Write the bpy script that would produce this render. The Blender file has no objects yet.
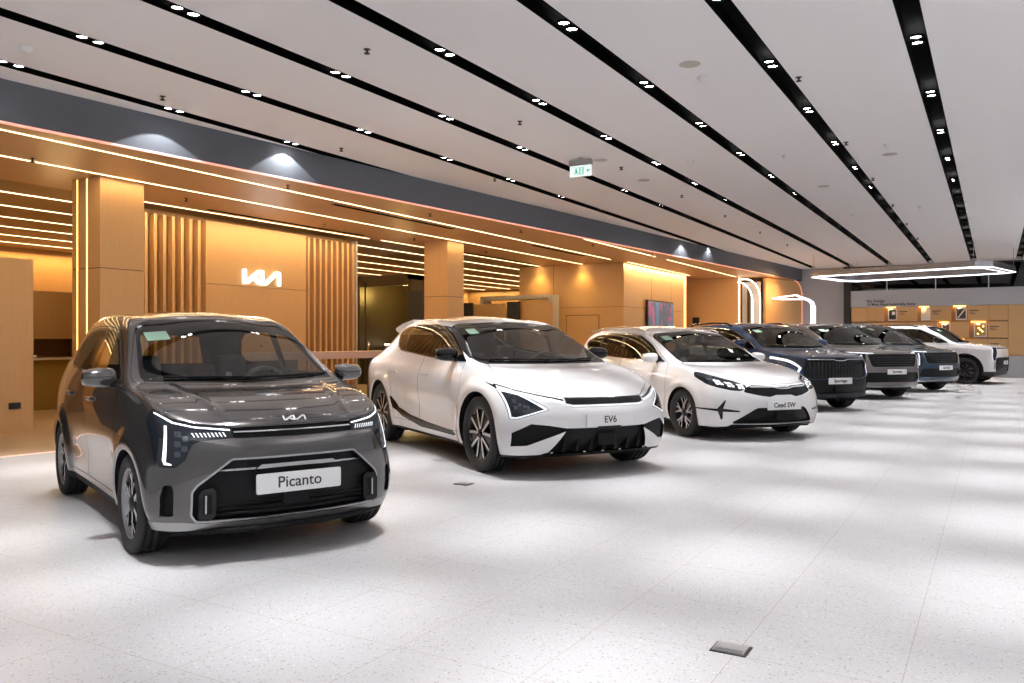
import bpy, bmesh, math, random
from mathutils import Vector, Matrix
from mathutils.bvhtree import BVHTree
SC = bpy.context.scene
COL = SC.collection
R = math.radians
random.seed(7)

# ---------------------------------------------------------------- materials
MATS = {}
def nmat(name):
    m = bpy.data.materials.new(name); m.use_nodes = True
    MATS[name] = m
    return m, m.node_tree, m.node_tree.nodes['Principled BSDF']
def pmat(name, col, rough=.5, metal=0., coat=0., emis=None, estr=0., bump=None, ior=None, spec=None, var=0.):
    m, nt, b = nmat(name)
    b.inputs['Base Color'].default_value = (*col, 1)
    b.inputs['Roughness'].default_value = rough
    b.inputs['Metallic'].default_value = metal
    if spec is not None: b.inputs['Specular IOR Level'].default_value = spec
    if coat:
        b.inputs['Coat Weight'].default_value = coat
        b.inputs['Coat Roughness'].default_value = .02
    if emis:
        b.inputs['Emission Color'].default_value = (*emis, 1)
        b.inputs['Emission Strength'].default_value = estr
    if bump or var:
        tc = nt.nodes.new('ShaderNodeTexCoord')
        n = nt.nodes.new('ShaderNodeTexNoise')
        n.inputs['Scale'].default_value = bump[0] if bump else 30
        nt.links.new(tc.outputs['Object'], n.inputs['Vector'])
        if bump:
            bp = nt.nodes.new('ShaderNodeBump'); bp.inputs['Strength'].default_value = bump[1]; bp.inputs['Distance'].default_value = .002
            nt.links.new(n.outputs['Fac'], bp.inputs['Height']); nt.links.new(bp.outputs['Normal'], b.inputs['Normal'])
        if var:
            mx = nt.nodes.new('ShaderNodeMix'); mx.data_type = 'RGBA'
            mx.inputs[6].default_value = tuple(c * (1 - var) for c in col) + (1,); mx.inputs[7].default_value = tuple(min(1, c * (1 + var)) for c in col) + (1,)
            nt.links.new(n.outputs['Fac'], mx.inputs[0]); nt.links.new(mx.outputs[2], b.inputs['Base Color'])
    return m
def emat(name, col, s): return pmat(name, (.8, .8, .8), .4, emis=col, estr=s)
def flake(name, c1, c2, metal=.6, rough=.32, coat=1.):
    m, nt, b = nmat(name)
    tc = nt.nodes.new('ShaderNodeTexCoord'); n = nt.nodes.new('ShaderNodeTexNoise'); n.inputs['Scale'].default_value = 900
    nt.links.new(tc.outputs['Object'], n.inputs['Vector'])
    mx = nt.nodes.new('ShaderNodeMix'); mx.data_type = 'RGBA'
    mx.inputs[6].default_value = (*c1, 1); mx.inputs[7].default_value = (*c2, 1)
    nt.links.new(n.outputs['Fac'], mx.inputs[0]); nt.links.new(mx.outputs[2], b.inputs['Base Color'])
    b.inputs['Metallic'].default_value = metal; b.inputs['Roughness'].default_value = rough
    b.inputs['Coat Weight'].default_value = coat; b.inputs['Coat Roughness'].default_value = .015
    return m
def glass(name, tint, refl=.09, k=.62):
    m = bpy.data.materials.new(name); m.use_nodes = True; nt = m.node_tree; nt.nodes.clear(); MATS[name] = m
    o = nt.nodes.new('ShaderNodeOutputMaterial'); mx = nt.nodes.new('ShaderNodeMixShader')
    tr = nt.nodes.new('ShaderNodeBsdfTransparent'); tr.inputs[0].default_value = (*tint, 1)
    gl = nt.nodes.new('ShaderNodeBsdfGlossy'); gl.inputs['Roughness'].default_value = .015
    fr = nt.nodes.new('ShaderNodeLayerWeight'); fr.inputs[0].default_value = .5
    pw = nt.nodes.new('ShaderNodeMath'); pw.operation = 'POWER'; pw.inputs[1].default_value = 3.5
    ad = nt.nodes.new('ShaderNodeMath'); ad.operation = 'MULTIPLY_ADD'; ad.inputs[1].default_value = k; ad.inputs[2].default_value = refl; ad.use_clamp = True
    nt.links.new(fr.outputs['Facing'], pw.inputs[0]); nt.links.new(pw.outputs[0], ad.inputs[0]); nt.links.new(ad.outputs[0], mx.inputs[0])
    nt.links.new(tr.outputs[0], mx.inputs[1]); nt.links.new(gl.outputs[0], mx.inputs[2]); nt.links.new(mx.outputs[0], o.inputs[0])
    return m

# ---------------------------------------------------------------- objects
def link(name, me, parent=None):
    o = bpy.data.objects.new(name, me); COL.objects.link(o)
    if parent: o.parent = parent
    return o
def tag(o, label=None, cat=None, group=None, kind=None):
    if label: o['label'] = label
    if cat: o['category'] = cat
    if group: o['group'] = group
    if kind: o['kind'] = kind
    return o
def empty(name, loc, rz=0, label=None, cat=None, group=None):
    o = bpy.data.objects.new(name, None); COL.objects.link(o); o.location = loc; o.rotation_euler = (0, 0, rz)
    o.empty_display_size = .1
    return tag(o, label, cat, group)
def copy_tree(o, parent=None):
    c = o.copy(); COL.objects.link(c); c.parent = parent
    for ch in o.children: copy_tree(ch, c)
    return c

class MB:
    """collects shapes into one mesh"""
    def __init__(s): s.bm = bmesh.new(); s.mats = []; s.cur = 0
    def m(s, mat):
        if mat not in s.mats: s.mats.append(mat)
        s.cur = s.mats.index(mat); return s
    def _fin(s, faces, smooth=False):
        for f in faces: f.material_index = s.cur; f.smooth = smooth
    def box(s, x0, x1, y0, y1, z0, z1, rz=0, bev=0, mat=None):
        if mat: s.m(mat)
        vs = [s.bm.verts.new((x, y, z)) for x in (x0, x1) for y in (y0, y1) for z in (z0, z1)]
        q = [(0, 1, 3, 2), (4, 6, 7, 5), (0, 4, 5, 1), (2, 3, 7, 6), (0, 2, 6, 4), (1, 5, 7, 3)]
        fs = [s.bm.faces.new([vs[i] for i in f]) for f in q]
        if rz:
            bmesh.ops.rotate(s.bm, verts=vs, cent=((x0 + x1) / 2, (y0 + y1) / 2, 0), matrix=Matrix.Rotation(rz, 3, 'Z'))
        s._fin(fs)
        if bev:
            es = list({e for f in fs for e in f.edges})
            r = bmesh.ops.bevel(s.bm, geom=es, offset=bev, segments=3, profile=.5, affect='EDGES')
            s._fin(r['faces'], True)
        return s
    def prism(s, pts, a, b, axis='x', mat=None, smooth=False, xf=None):
        """polygon pts (2D) extruded from a to b along axis"""
        if mat: s.m(mat)
        def P(p, t):
            v = {'x': (t, p[0], p[1]), 'y': (p[0], t, p[1]), 'z': (p[0], p[1], t)}[axis]
            return xf @ Vector(v) if xf else v
        A = [s.bm.verts.new(P(p, a)) for p in pts]; B = [s.bm.verts.new(P(p, b)) for p in pts]
        n = len(pts); fs = [s.bm.faces.new(A), s.bm.faces.new(B[::-1])]
        sd = [s.bm.faces.new((A[i], B[i], B[(i + 1) % n], A[(i + 1) % n])) for i in range(n)]
        s._fin(fs); s._fin(sd, smooth)
        bmesh.ops.recalc_face_normals(s.bm, faces=fs + sd)
        return s
    def tube(s, pts, r, n=8, closed=False, mat=None, caps=True, flat=1.):
        if mat: s.m(mat)
        pts = [Vector(p) for p in pts]; N = len(pts); rings = []
        rr = r if hasattr(r, '__len__') else [r] * N
        for i, p in enumerate(pts):
            if closed: t = pts[(i + 1) % N] - pts[i - 1]
            else: t = pts[min(i + 1, N - 1)] - pts[max(i - 1, 0)]
            t.normalize(); up = Vector((0, 0, 1)) if abs(t.z) < .95 else Vector((1, 0, 0))
            a = t.cross(up).normalized(); b = a.cross(t).normalized()
            rings.append([s.bm.verts.new(p + a * rr[i] * math.cos(2 * math.pi * k / n) + b * flat * rr[i] * math.sin(2 * math.pi * k / n)) for k in range(n)])
        fs = []
        for i in range(N if closed else N - 1):
            A, B = rings[i], rings[(i + 1) % N]
            for k in range(n): fs.append(s.bm.faces.new((A[k], A[(k + 1) % n], B[(k + 1) % n], B[k])))
        s._fin(fs, True)
        if caps and not closed: s._fin([s.bm.faces.new(rings[0][::-1]), s.bm.faces.new(rings[-1])])
        return s
    def lathe(s, prof, n=32, axis='z', c=(0, 0, 0), mat=None, smooth=True):
        """prof: list of (r, h)"""
        if mat: s.m(mat)
        c = Vector(c); rings = []
        for (r, h) in prof:
            ring = []
            for k in range(n):
                a = 2 * math.pi * k / n
                v = {'z': (r * math.cos(a), r * math.sin(a), h), 'y': (r * math.cos(a), h, r * math.sin(a)), 'x': (h, r * math.cos(a), r * math.sin(a))}[axis]
                ring.append(s.bm.verts.new(c + Vector(v)))
            rings.append(ring)
        fs = []
        for A, B in zip(rings, rings[1:]):
            for k in range(n): fs.append(s.bm.faces.new((A[k], A[(k + 1) % n], B[(k + 1) % n], B[k])))
        s._fin(fs, smooth)
        return s
    def disc(s, c, r, n=24, axis='z', mat=None, flip=False):
        if mat: s.m(mat)
        c = Vector(c); vs = []
        for k in range(n):
            a = 2 * math.pi * k / n
            vs.append(s.bm.verts.new(c + Vector({'z': (r * math.cos(a), r * math.sin(a), 0), 'y': (r * math.cos(a), 0, r * math.sin(a)), 'x': (0, r * math.cos(a), r * math.sin(a))}[axis])))
        s._fin([s.bm.faces.new(vs[::-1] if flip else vs)]); return s
    def quad(s, a, b, c, d, mat=None):
        if mat: s.m(mat)
        s._fin([s.bm.faces.new([s.bm.verts.new(p) for p in (a, b, c, d)])]); return s
    def build(s, name, parent=None, recalc=False, loc=None):
        if recalc: bmesh.ops.recalc_face_normals(s.bm, faces=s.bm.faces[:])
        me = bpy.data.meshes.new(name); s.bm.to_mesh(me); s.bm.free()
        for m in s.mats: me.materials.append(m)
        o = link(name, me, parent)
        if loc: o.location = loc
        return o

def text_mesh(name, body, size, mat, parent=None, ext=.001, align='CENTER', bold=0., xs=1.):
    cu = bpy.data.curves.new(name, 'FONT'); cu.body = body; cu.size = size; cu.extrude = ext; cu.align_x = align; cu.align_y = 'CENTER'
    cu.offset = bold; cu.resolution_u = 4
    t = bpy.data.objects.new(name + '_t', cu); COL.objects.link(t)
    bpy.context.view_layer.update()
    me = bpy.data.meshes.new_from_object(t.evaluated_get(bpy.context.evaluated_depsgraph_get()))
    bpy.data.objects.remove(t); bpy.data.curves.remove(cu)
    me.materials.clear(); me.materials.append(mat); me.name = name
    for v in me.vertices: v.co.x *= xs
    return link(name, me, parent)

LOGO = [[(0, 0), (.24, 0), (.24, 1.), (0, 1.)],
        [(.12, 0), (.44, 0), (1.76, 1.), (1.36, 1.), (.24, .22)],
        [(.84, .45), (1.04, .60), (1.66, .07), (1.66, 0), (1.32, 0)],
        [(1.60, 0), (1.85, 0), (1.85, 1.), (1.52, 1.), (1.60, .9)],
        [(1.80, 0), (2.14, 0), (3.34, .94), (3.34, 1.), (3.02, 1.), (1.85, .10)],
        [(3.24, 0), (3.48, 0), (3.48, .94), (3.34, 1.), (3.1, 1.), (3.24, .88)]]
LOGOW = 3.5
# ---------------------------------------------------------------- maths
def pchip(kn, x):
    kn = sorted(kn); n = len(kn)
    if x <= kn[0][0]: return kn[0][1:]
    if x >= kn[-1][0]: return kn[-1][1:]
    i = max(k for k in range(n - 1) if kn[k][0] <= x)
    out = []
    for c in range(1, len(kn[0])):
        d = [(kn[k + 1][c] - kn[k][c]) / (kn[k + 1][0] - kn[k][0]) for k in range(n - 1)]
        def sl(k):
            if k == 0: return d[0]
            if k == n - 1: return d[-1]
            return 0 if d[k - 1] * d[k] <= 0 else 2 * d[k - 1] * d[k] / (d[k - 1] + d[k])
        h = kn[i + 1][0] - kn[i][0]; t = (x - kn[i][0]) / h
        out.append(kn[i][c] * (2 * t**3 - 3 * t**2 + 1) + h * sl(i) * (t**3 - 2 * t**2 + t) + kn[i + 1][c] * (-2 * t**3 + 3 * t**2) + h * sl(i + 1) * (t**3 - t**2))
    return tuple(out)
def pip(p, poly):
    x, y = p; c = False; n = len(poly); j = n - 1
    for i in range(n):
        xi, yi = poly[i]; xj, yj = poly[j]
        if (yi > y) != (yj > y) and x < (xj - xi) * (y - yi) / (yj - yi) + xi: c = not c
        j = i
    return c
def arc(cx, cy, r, a0, a1, n=10):
    return [(cx + r * math.cos(R(a0 + (a1 - a0) * i / n)), cy + r * math.sin(R(a0 + (a1 - a0) * i / n))) for i in range(n + 1)]
def rnd(poly, r, n=3):
    """round the corners of a polygon"""
    out = []; N = len(poly)
    for i in range(N):
        p = Vector(poly[i]); a = Vector(poly[i - 1]); b = Vector(poly[(i + 1) % N])
        ra = min(r, (a - p).length * .45); rb = min(r, (b - p).length * .45)
        A = p + (a - p).normalized() * ra; B = p + (b - p).normalized() * rb
        for k in range(n + 1):
            t = k / n; q = A * (1 - t)**2 + p * 2 * t * (1 - t) + B * t**2; out.append((q.x, q.y))
    return out
def sm(t): t = max(0, min(1, t)); return t * t * (3 - 2 * t)
# ================================================================ car builder
def offset(poly, d):
    n = len(poly); ar = sum(poly[i - 1][0] * poly[i][1] - poly[i][0] * poly[i - 1][1] for i in range(n)); sg = 1 if ar > 0 else -1
    P = [p for i, p in enumerate(poly) if math.dist(p, poly[i - 1]) > 1e-5]; n = len(P); out = []
    for i in range(n):
        a = (Vector(P[i]) - Vector(P[i - 1])).normalized(); b = (Vector(P[(i + 1) % n]) - Vector(P[i])).normalized()
        na = Vector((a.y, -a.x)) * sg; nb = Vector((b.y, -b.x)) * sg; m = (na + nb)
        if m.length < .1: m = na
        m.normalize(); k = min(2., 1 / max(.3, m.dot(na)))
        out.append((P[i][0] + m.x * d * k, P[i][1] + m.y * d * k))
    return out
# local frame of every car: x forward from the front axle, y to its left, z up
AX = {'x': (1, 2), 'y': (0, 2), 'z': (0, 1)}
class Body:
    def __init__(s, sp):
        s.sp = sp
        S = sp['S']; n = len(S)
        L = [[None] * 9 for _ in range(n)]
        for i, x in enumerate(S):
            for m in range(5):
                y, z = pchip(sp['L'][m], x); L[i][m] = (x, y, z)
            a = sp['rail'][i]; c = sp['mid'][i]; L[i][5] = a; L[i][8] = (c[0], 0, c[1])
            for m, t in ((6, .7), (7, .36)):
                L[i][m] = (c[0] + (a[0] - c[0]) * t**sp.get('px', 2.), a[1] * t, c[1] + (a[2] - c[1]) * t**sp.get('pz', 2.3))
        V = []; idx = {}
        def add(k, p):
            idx[k] = len(V); V.append(Vector(p)); return idx[k]
        for i in range(n):
            for m in range(9):
                for sgn in (1, -1):
                    if m == 8 and sgn < 0: idx[(i, m, -1)] = idx[(i, m, 1)]; continue
                    p = L[i][m]; add((i, m, sgn), (p[0], p[1] * sgn, p[2]))
        ends = {}
        for nm, i, rows, pw in (('F', 0, sp['front'], sp.get('fp', 2.6)), ('B', n - 1, sp['back'], 2.6)):
            for r in range(5):
                c = rows[r]; a = L[i][r]
                for m, t in ((6, .74), (7, .4), (8, 0)):
                    fpw = c[2] if len(c) > 2 else pw
                    p = (c[0] + (a[0] - c[0]) * t**fpw, a[1] * t, c[1] + (a[2] - c[1]) * t**2)
                    for sgn in (1, -1):
                        if m == 8 and sgn < 0: ends[(nm, r, m, -1)] = ends[(nm, r, m, 1)]; continue
                        ends[(nm, r, m, sgn)] = len(V); V.append(Vector((p[0], p[1] * sgn, p[2])))
            for m in (5, 6, 7, 8):
                for sgn in (1, -1): ends[(nm, 5, m, sgn)] = idx[(i, m, sgn)]
            for r in range(5):
                for sgn in (1, -1): ends[(nm, r, 5, sgn)] = idx[(i, r, sgn)]
        F = []
        for sgn in (1, -1):
            def q(a, b, c, d): F.append((a, b, c, d) if sgn > 0 else (d, c, b, a))
            for i in range(n - 1):
                for m in range(8): q(idx[(i, m, sgn)], idx[(i, m + 1, sgn)], idx[(i + 1, m + 1, sgn)], idx[(i + 1, m, sgn)])
            for nm in 'FB':
                for r in range(5):
                    for m in (5, 6, 7):
                        a = [ends[(nm, r, m, sgn)], ends[(nm, r, m + 1, sgn)], ends[(nm, r + 1, m + 1, sgn)], ends[(nm, r + 1, m, sgn)]]
                        q(*(a if nm == 'F' else a[::-1]))
        me = bpy.data.meshes.new('cage'); me.from_pydata([tuple(v) for v in V], [], F); me.update()
        # creases
        ek = {tuple(sorted(e.vertices)): e.index for e in me.edges}
        cr = me.attributes.new('crease_edge', 'FLOAT', 'EDGE')
        def setc(a, b, w):
            k = tuple(sorted((a, b)))
            if k in ek: cr.data[ek[k]].value = w
        for (m, i0, i1, w) in sp.get('crease', []):
            for i in range(i0, i1):
                for sgn in (1, -1): setc(idx[(i, m, sgn)], idx[(i + 1, m, sgn)], w)
        for (i, m0, m1, w) in sp.get('creasex', []):
            for m in range(m0, m1):
                for sgn in (1, -1): setc(idx[(i, m, sgn)], idx[(i, m + 1, sgn)], w)
        for (r, w) in sp.get('creasef', []):
            for m in (5, 6, 7):
                for sgn in (1, -1): setc(ends[('F', r, m, sgn)], ends[('F', r, m + 1, sgn)], w)
        ob = bpy.data.objects.new('cage', me); COL.objects.link(ob)
        md = ob.modifiers.new('s', 'SUBSURF'); md.levels = 1; md.boundary_smooth = 'PRESERVE_CORNERS'
        tgt = [v.copy() for v in V]; cur = [v.copy() for v in V]
        for it in range(2):
            bpy.context.view_layer.update()
            ev = ob.evaluated_get(bpy.context.evaluated_depsgraph_get()).to_mesh()
            for k in range(len(V)):
                cur[k] += (tgt[k] - ev.vertices[k].co) * .9
            for k in range(len(V)): me.vertices[k].co = cur[k]
            me.update()
        md.levels = sp.get('lev', 3)
        bpy.context.view_layer.update()
        me2 = bpy.data.meshes.new_from_object(ob.evaluated_get(bpy.context.evaluated_depsgraph_get()))
        bpy.data.objects.remove(ob)
        bm = bmesh.new(); bm.from_mesh(me2); bpy.data.meshes.remove(me2)
        bmesh.ops.delete(bm, geom=[f for f in bm.faces if f.calc_center_median().y < 0], context='FACES')
        for v in bm.verts:
            if abs(v.co.y) < 1e-4: v.co.y = 0
            for d in sp.get('disp', []): v.co += d(v.co)
            if v.co.y < 0: v.co.y = 0
        bmesh.ops.reverse_faces(bm, faces=bm.faces[:])
        bm.normal_update()
        s.bm = bm
        s.nl = bm.verts.layers.float_vector.new('n0'); [bm.faces.layers.int.new(k) for k in ('part', 'mt', 'wall')]
        s.nl = bm.verts.layers.float_vector['n0']; s.pl = bm.faces.layers.int['part']; s.ml = bm.faces.layers.int['mt']; s.wall = bm.faces.layers.int['wall']
        for v in bm.verts:
            nn = v.normal.copy()
            if v.co.y == 0: nn.y = 0; nn.normalize()
            v[s.nl] = nn
        s.parts = ['body']; s.mats = []
        s.mat(sp['paint'])
        s.bvh = BVHTree.FromBMesh(bm)
    def mat(s, m):
        if m not in s.mats: s.mats.append(m)
        return s.mats.index(m)
    def part(s, p):
        if p not in s.parts: s.parts.append(p)
        return s.parts.index(p)
    def cut(s, poly, axis='y', filt=None, within=None):
        bm = s.bm; a, b = AX[axis]
        x0 = min(p[0] for p in poly); x1 = max(p[0] for p in poly); y0 = min(p[1] for p in poly); y1 = max(p[1] for p in poly)
        def bb(f):
            u = [v.co[a] for v in f.verts]; w = [v.co[b] for v in f.verts]
            return min(u), max(u), min(w), max(w)
        base = {'y': lambda c, n: n.y > .15, 'x': lambda c, n: n.x > .12, 'z': lambda c, n: n.z > .2}[axis]
        cand = []
        for f in (within if within is not None else bm.faces):
            if not f.is_valid: continue
            c = f.calc_center_median(); n = f.normal
            if filt:
                if not filt(c, n): continue
            elif not base(c, n): continue
            u0, u1, w0, w1 = bb(f)
            if u1 >= x0 - 1e-4 and u0 <= x1 + 1e-4 and w1 >= y0 - 1e-4 and w0 <= y1 + 1e-4: cand.append((f, (u0, u1, w0, w1)))
        N = len(poly)
        for i in range(N):
            p, q = poly[i], poly[(i + 1) % N]
            dx, dy = q[0] - p[0], q[1] - p[1]
            if dx * dx + dy * dy < 1e-10: continue
            ex0, ex1, ey0, ey1 = min(p[0], q[0]) - 1e-4, max(p[0], q[0]) + 1e-4, min(p[1], q[1]) - 1e-4, max(p[1], q[1]) + 1e-4
            sub = [t for t in cand if t[1][1] >= ex0 and t[1][0] <= ex1 and t[1][3] >= ey0 and t[1][2] <= ey1]
            # only faces the edge's line really crosses
            sel = []
            for t in sub:
                d = [(v.co[a] - p[0]) * dy - (v.co[b] - p[1]) * dx for v in t[0].verts]
                if min(d) < 0 < max(d): sel.append(t)
            if not sel: continue
            ss = set(id(t) for t in sel)
            cand = [t for t in cand if id(t) not in ss]
            fs = [t[0] for t in sel]
            geom = fs + list({e for f in fs for e in f.edges}) + list({v for f in fs for v in f.verts})
            no = [0, 0, 0]; no[a] = dy; no[b] = -dx; co = [0, 0, 0]; co[a] = p[0]; co[b] = p[1]
            r = bmesh.ops.bisect_plane(bm, geom=geom, dist=2e-5, plane_co=co, plane_no=Vector(no).normalized())
            nf = {g for g in r['geom'] if isinstance(g, bmesh.types.BMFace)} | {f for f in fs if f.is_valid}
            cand += [(f, bb(f)) for f in nf]
        res = []
        for f, _ in cand:
            if f.is_valid:
                c = f.calc_center_median()
                if pip((c[a], c[b]), poly): res.append(f)
        return res
    def set(s, faces, part=None, mat=None):
        for f in faces:
            if f.is_valid:
                if part is not None: f[s.pl] = s.part(part)
                if mat is not None: f[s.ml] = s.mat(mat)
        return faces
    def gap(s, faces, w=.004, mat=None, part=None, deep=0.):
        faces = [f for f in faces if f.is_valid]
        if not faces: return []
        r = bmesh.ops.inset_region(s.bm, faces=faces, thickness=w, depth=-deep, use_boundary=False, use_even_offset=True)
        ring = r['faces']; s.set(ring, part or 'body', mat or MATS['seam'])
        return ring
    def panel(s, poly, axis='y', filt=None, part=None, mat=None, rim=.004, rimmat=None, rimpart=None, only=('body',)):
        """cut a panel out of the skin with a rim or shut line of its own width around it"""
        ok = lambda f: only is None or s.parts[f[s.pl]] in only
        if rim:
            rg = s.cut(offset(poly, rim), axis, filt)
            s.set([f for f in rg if ok(f)], rimpart, rimmat or MATS['seam'])
        return s.set([f for f in s.cut(poly, axis, filt) if ok(f) or (rimpart and s.parts[f[s.pl]] == rimpart)], part, mat or s.mats[0])
    def recess(s, faces, vec, mat=None, part=None):
        """push a region in and leave walls around it"""
        faces = [f for f in faces if f.is_valid]; bm = s.bm
        if not faces: return []
        pt = faces[0][s.pl]; mt = s.mat(mat) if mat else faces[0][s.ml]
        info = [(f[s.pl], f[s.ml]) for f in faces]
        r = bmesh.ops.extrude_face_region(bm, geom=faces)
        nf = [g for g in r['geom'] if isinstance(g, bmesh.types.BMFace)]
        nv = [g for g in r['geom'] if isinstance(g, bmesh.types.BMVert)]
        bmesh.ops.delete(bm, geom=[f for f in faces if f.is_valid], context='FACES')
        v = Vector(vec)
        for q in nv: q.co += v
        cap = set(nf)
        vs = set(nv); walls = {f for q in nv for f in q.link_faces} - cap
        # walls along the centre line are not wanted
        dead = [f for f in walls if all(abs(q.co.y) < 1e-6 for q in f.verts)]
        walls = [f for f in walls if f not in dead]
        bmesh.ops.delete(bm, geom=dead, context='FACES_ONLY')
        cap = [f for f in bm.faces if all(q in vs for q in f.verts)]
        walls = [f for f in {f for q in vs for f in q.link_faces} if not all(q in vs for q in f.verts)]
        for f in walls: f[s.pl] = pt; f[s.ml] = mt; f[s.wall] = 1
        return cap
    def hit(s, axis, u, w, side=1, off=0.):
        """a point on the skin seen along an axis"""
        sg = -1 if u < 0 and axis == 'x' else 1
        if axis == 'x': o = Vector((3, abs(u), w)); d = Vector((-1, 0, 0))
        elif axis == 'y': o = Vector((u, 3, w)); d = Vector((0, -1, 0))
        else: o = Vector((u, abs(w), 4)); d = Vector((0, 0, -1)); sg = -1 if w < 0 else 1
        h, n, i, t = s.bvh.ray_cast(o, d)
        if h is None: h, n, i, t = s.bvh.find_nearest(o)
        h = h + n * off; h.y *= sg * side
        n = n.copy(); n.y *= sg * side
        return h, n
    def arch(s, cx, cz, r, inner, trim=None):
        s.wells = getattr(s, 'wells', []) + [(cx, cz, r)]
        pts = arc(cx, cz, r, -40, 220, 26)
        pts = [(cx + r * math.cos(R(-20)), 0.02)] + [p for p in arc(cx, cz, r, -20, 200, 24)] + [(cx + r * math.cos(R(200)), .02)]
        side = lambda c, n: c.y > .35 and c.z < cz + r + .1
        if trim:
            t = [(cx + (r + trim[0]) * math.cos(R(-25)), 0.02)] + arc(cx, cz, r + trim[0], -25, 205, 24) + [(cx + (r + trim[0]) * math.cos(R(205)), .02)]
            s.set(s.cut(t, 'y', side), 'wheel_arch_trim#%d' % len(s.wells), trim[1])
        fs = s.cut(pts, 'y', side)
        bset = {e for f in fs for e in f.edges if sum(1 for g in e.link_faces if g in set(fs)) == 1} if False else None
        fset = set(fs)
        be = list({e for f in fs for e in f.edges if any(g not in fset for g in e.link_faces)})
        lay = [(next(g for g in e.link_faces if g not in fset)[s.pl], next(g for g in e.link_faces if g not in fset)[s.ml]) for e in be]
        bmesh.ops.delete(s.bm, geom=fs, context='FACES')
        be = [e for e in be if e.is_valid]
        r_ = bmesh.ops.extrude_edge_only(s.bm, edges=be)
        nv = [g for g in r_['geom'] if isinstance(g, bmesh.types.BMVert)]
        nf = [g for g in r_['geom'] if isinstance(g, bmesh.types.BMFace)]
        for v in nv: v.co.y = min(v.co.y - .03, inner)
        vs = set(nv)
        for f in {f for q in vs for f in q.link_faces}: f[s.pl] = s.part('wheel_well#%d' % len(s.wells)); f[s.ml] = s.mat(MATS['plastic_dark']); f[s.wall] = 1
    def finish(s, root, lr=(), names={}, liner=('body',)):
        """mirror, split by part and link every part under root"""
        bm = s.bm
        wl = bm.faces.layers.int.get('wall') or bm.faces.layers.int.new('wall')
        pl = bm.faces.layers.int['part']; ml = bm.faces.layers.int['mt']; nl = bm.verts.layers.float_vector['n0']
        bm.verts.index_update()
        groups = {}
        for f in bm.faces: groups.setdefault(s.parts[f[pl]], []).append(f)
        out = {}
        for pn, fs in groups.items():
            bn = pn.split('#')[0]; sides = ((1,), (-1,)) if bn in lr else ((1, -1),)
            for sd in sides:
                V = []; Fc = []; Mi = []; NN = []; ix = {}
                def vid(v, g, t=0):
                    k = (v.index, g if v.co.y > 1e-6 else 1, t)
                    if k not in ix:
                        ix[k] = len(V); c = v.co.copy()
                        if t: c = c - Vector(v[nl]) * .022
                        V.append((c.x, c.y * g, c.z))
                    return ix[k]
                for g in sd:
                    for f in fs:
                        vv = f.verts[:] if g > 0 else list(f.verts)[::-1]
                        ids = [vid(v, g) for v in vv]
                        if len(set(ids)) < len(ids): continue
                        Fc.append(ids); Mi.append(f[ml])
                        if f[wl]:
                            n = f.normal.copy(); n.y *= g; NN += [n] * len(ids)
                        else:
                            for v in vv:
                                n = Vector(v[nl]); n.y *= g
                                NN.append(n if n.length > .1 else f.normal)
                if pn in liner:
                    dk = s.mat(MATS['cabin'])
                    for g in sd:
                        for f in fs:
                            if f[wl]: continue
                            vv = list(f.verts)[::-1] if g > 0 else f.verts[:]
                            ids = [vid(v, g, 1) for v in vv]
                            if len(set(ids)) < len(ids): continue
                            Fc.append(ids); Mi.append(dk)
                            for v in vv:
                                n = -Vector(v[nl]); n.y *= g; NN.append(n)
                me = bpy.data.meshes.new(names.get(bn, bn)); me.from_pydata(V, [], Fc)
                used = sorted(set(Mi)); mp = {m: i for i, m in enumerate(used)}
                for m in used: me.materials.append(s.mats[m])
                for p, m in zip(me.polygons, Mi): p.material_index = mp[m]; p.use_smooth = True
                me.update()
                try: me.normals_split_custom_set([tuple(n.normalized()) for n in NN])
                except Exception as e: print('normals', e)
                o = link(names.get(bn, bn), me, root); out[(pn, sd[0])] = o
        bm.free()
        hw = max(v[1] for v in s.sp['L'][2])if False else max(p[1] for p in s.sp['L'][2])
        for (cx, cz, r) in getattr(s, 'wells', []):
            for g in (1, -1):
                mb = MB().m(MATS['plastic_dark']); A = []; Bq = []
                for (px, pz) in arc(cx, cz, r + .012, -30, 210, 24):
                    A.append(mb.bm.verts.new((px, g * (hw - .10), pz))); Bq.append(mb.bm.verts.new((px, g * .42, pz)))
                for k in range(24): mb.bm.faces.new((A[k], A[k + 1], Bq[k + 1], Bq[k]))
                mb.bm.faces.new(Bq)
                mb.build('wheel_housing', root)
        s.out = out
        return out

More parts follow.
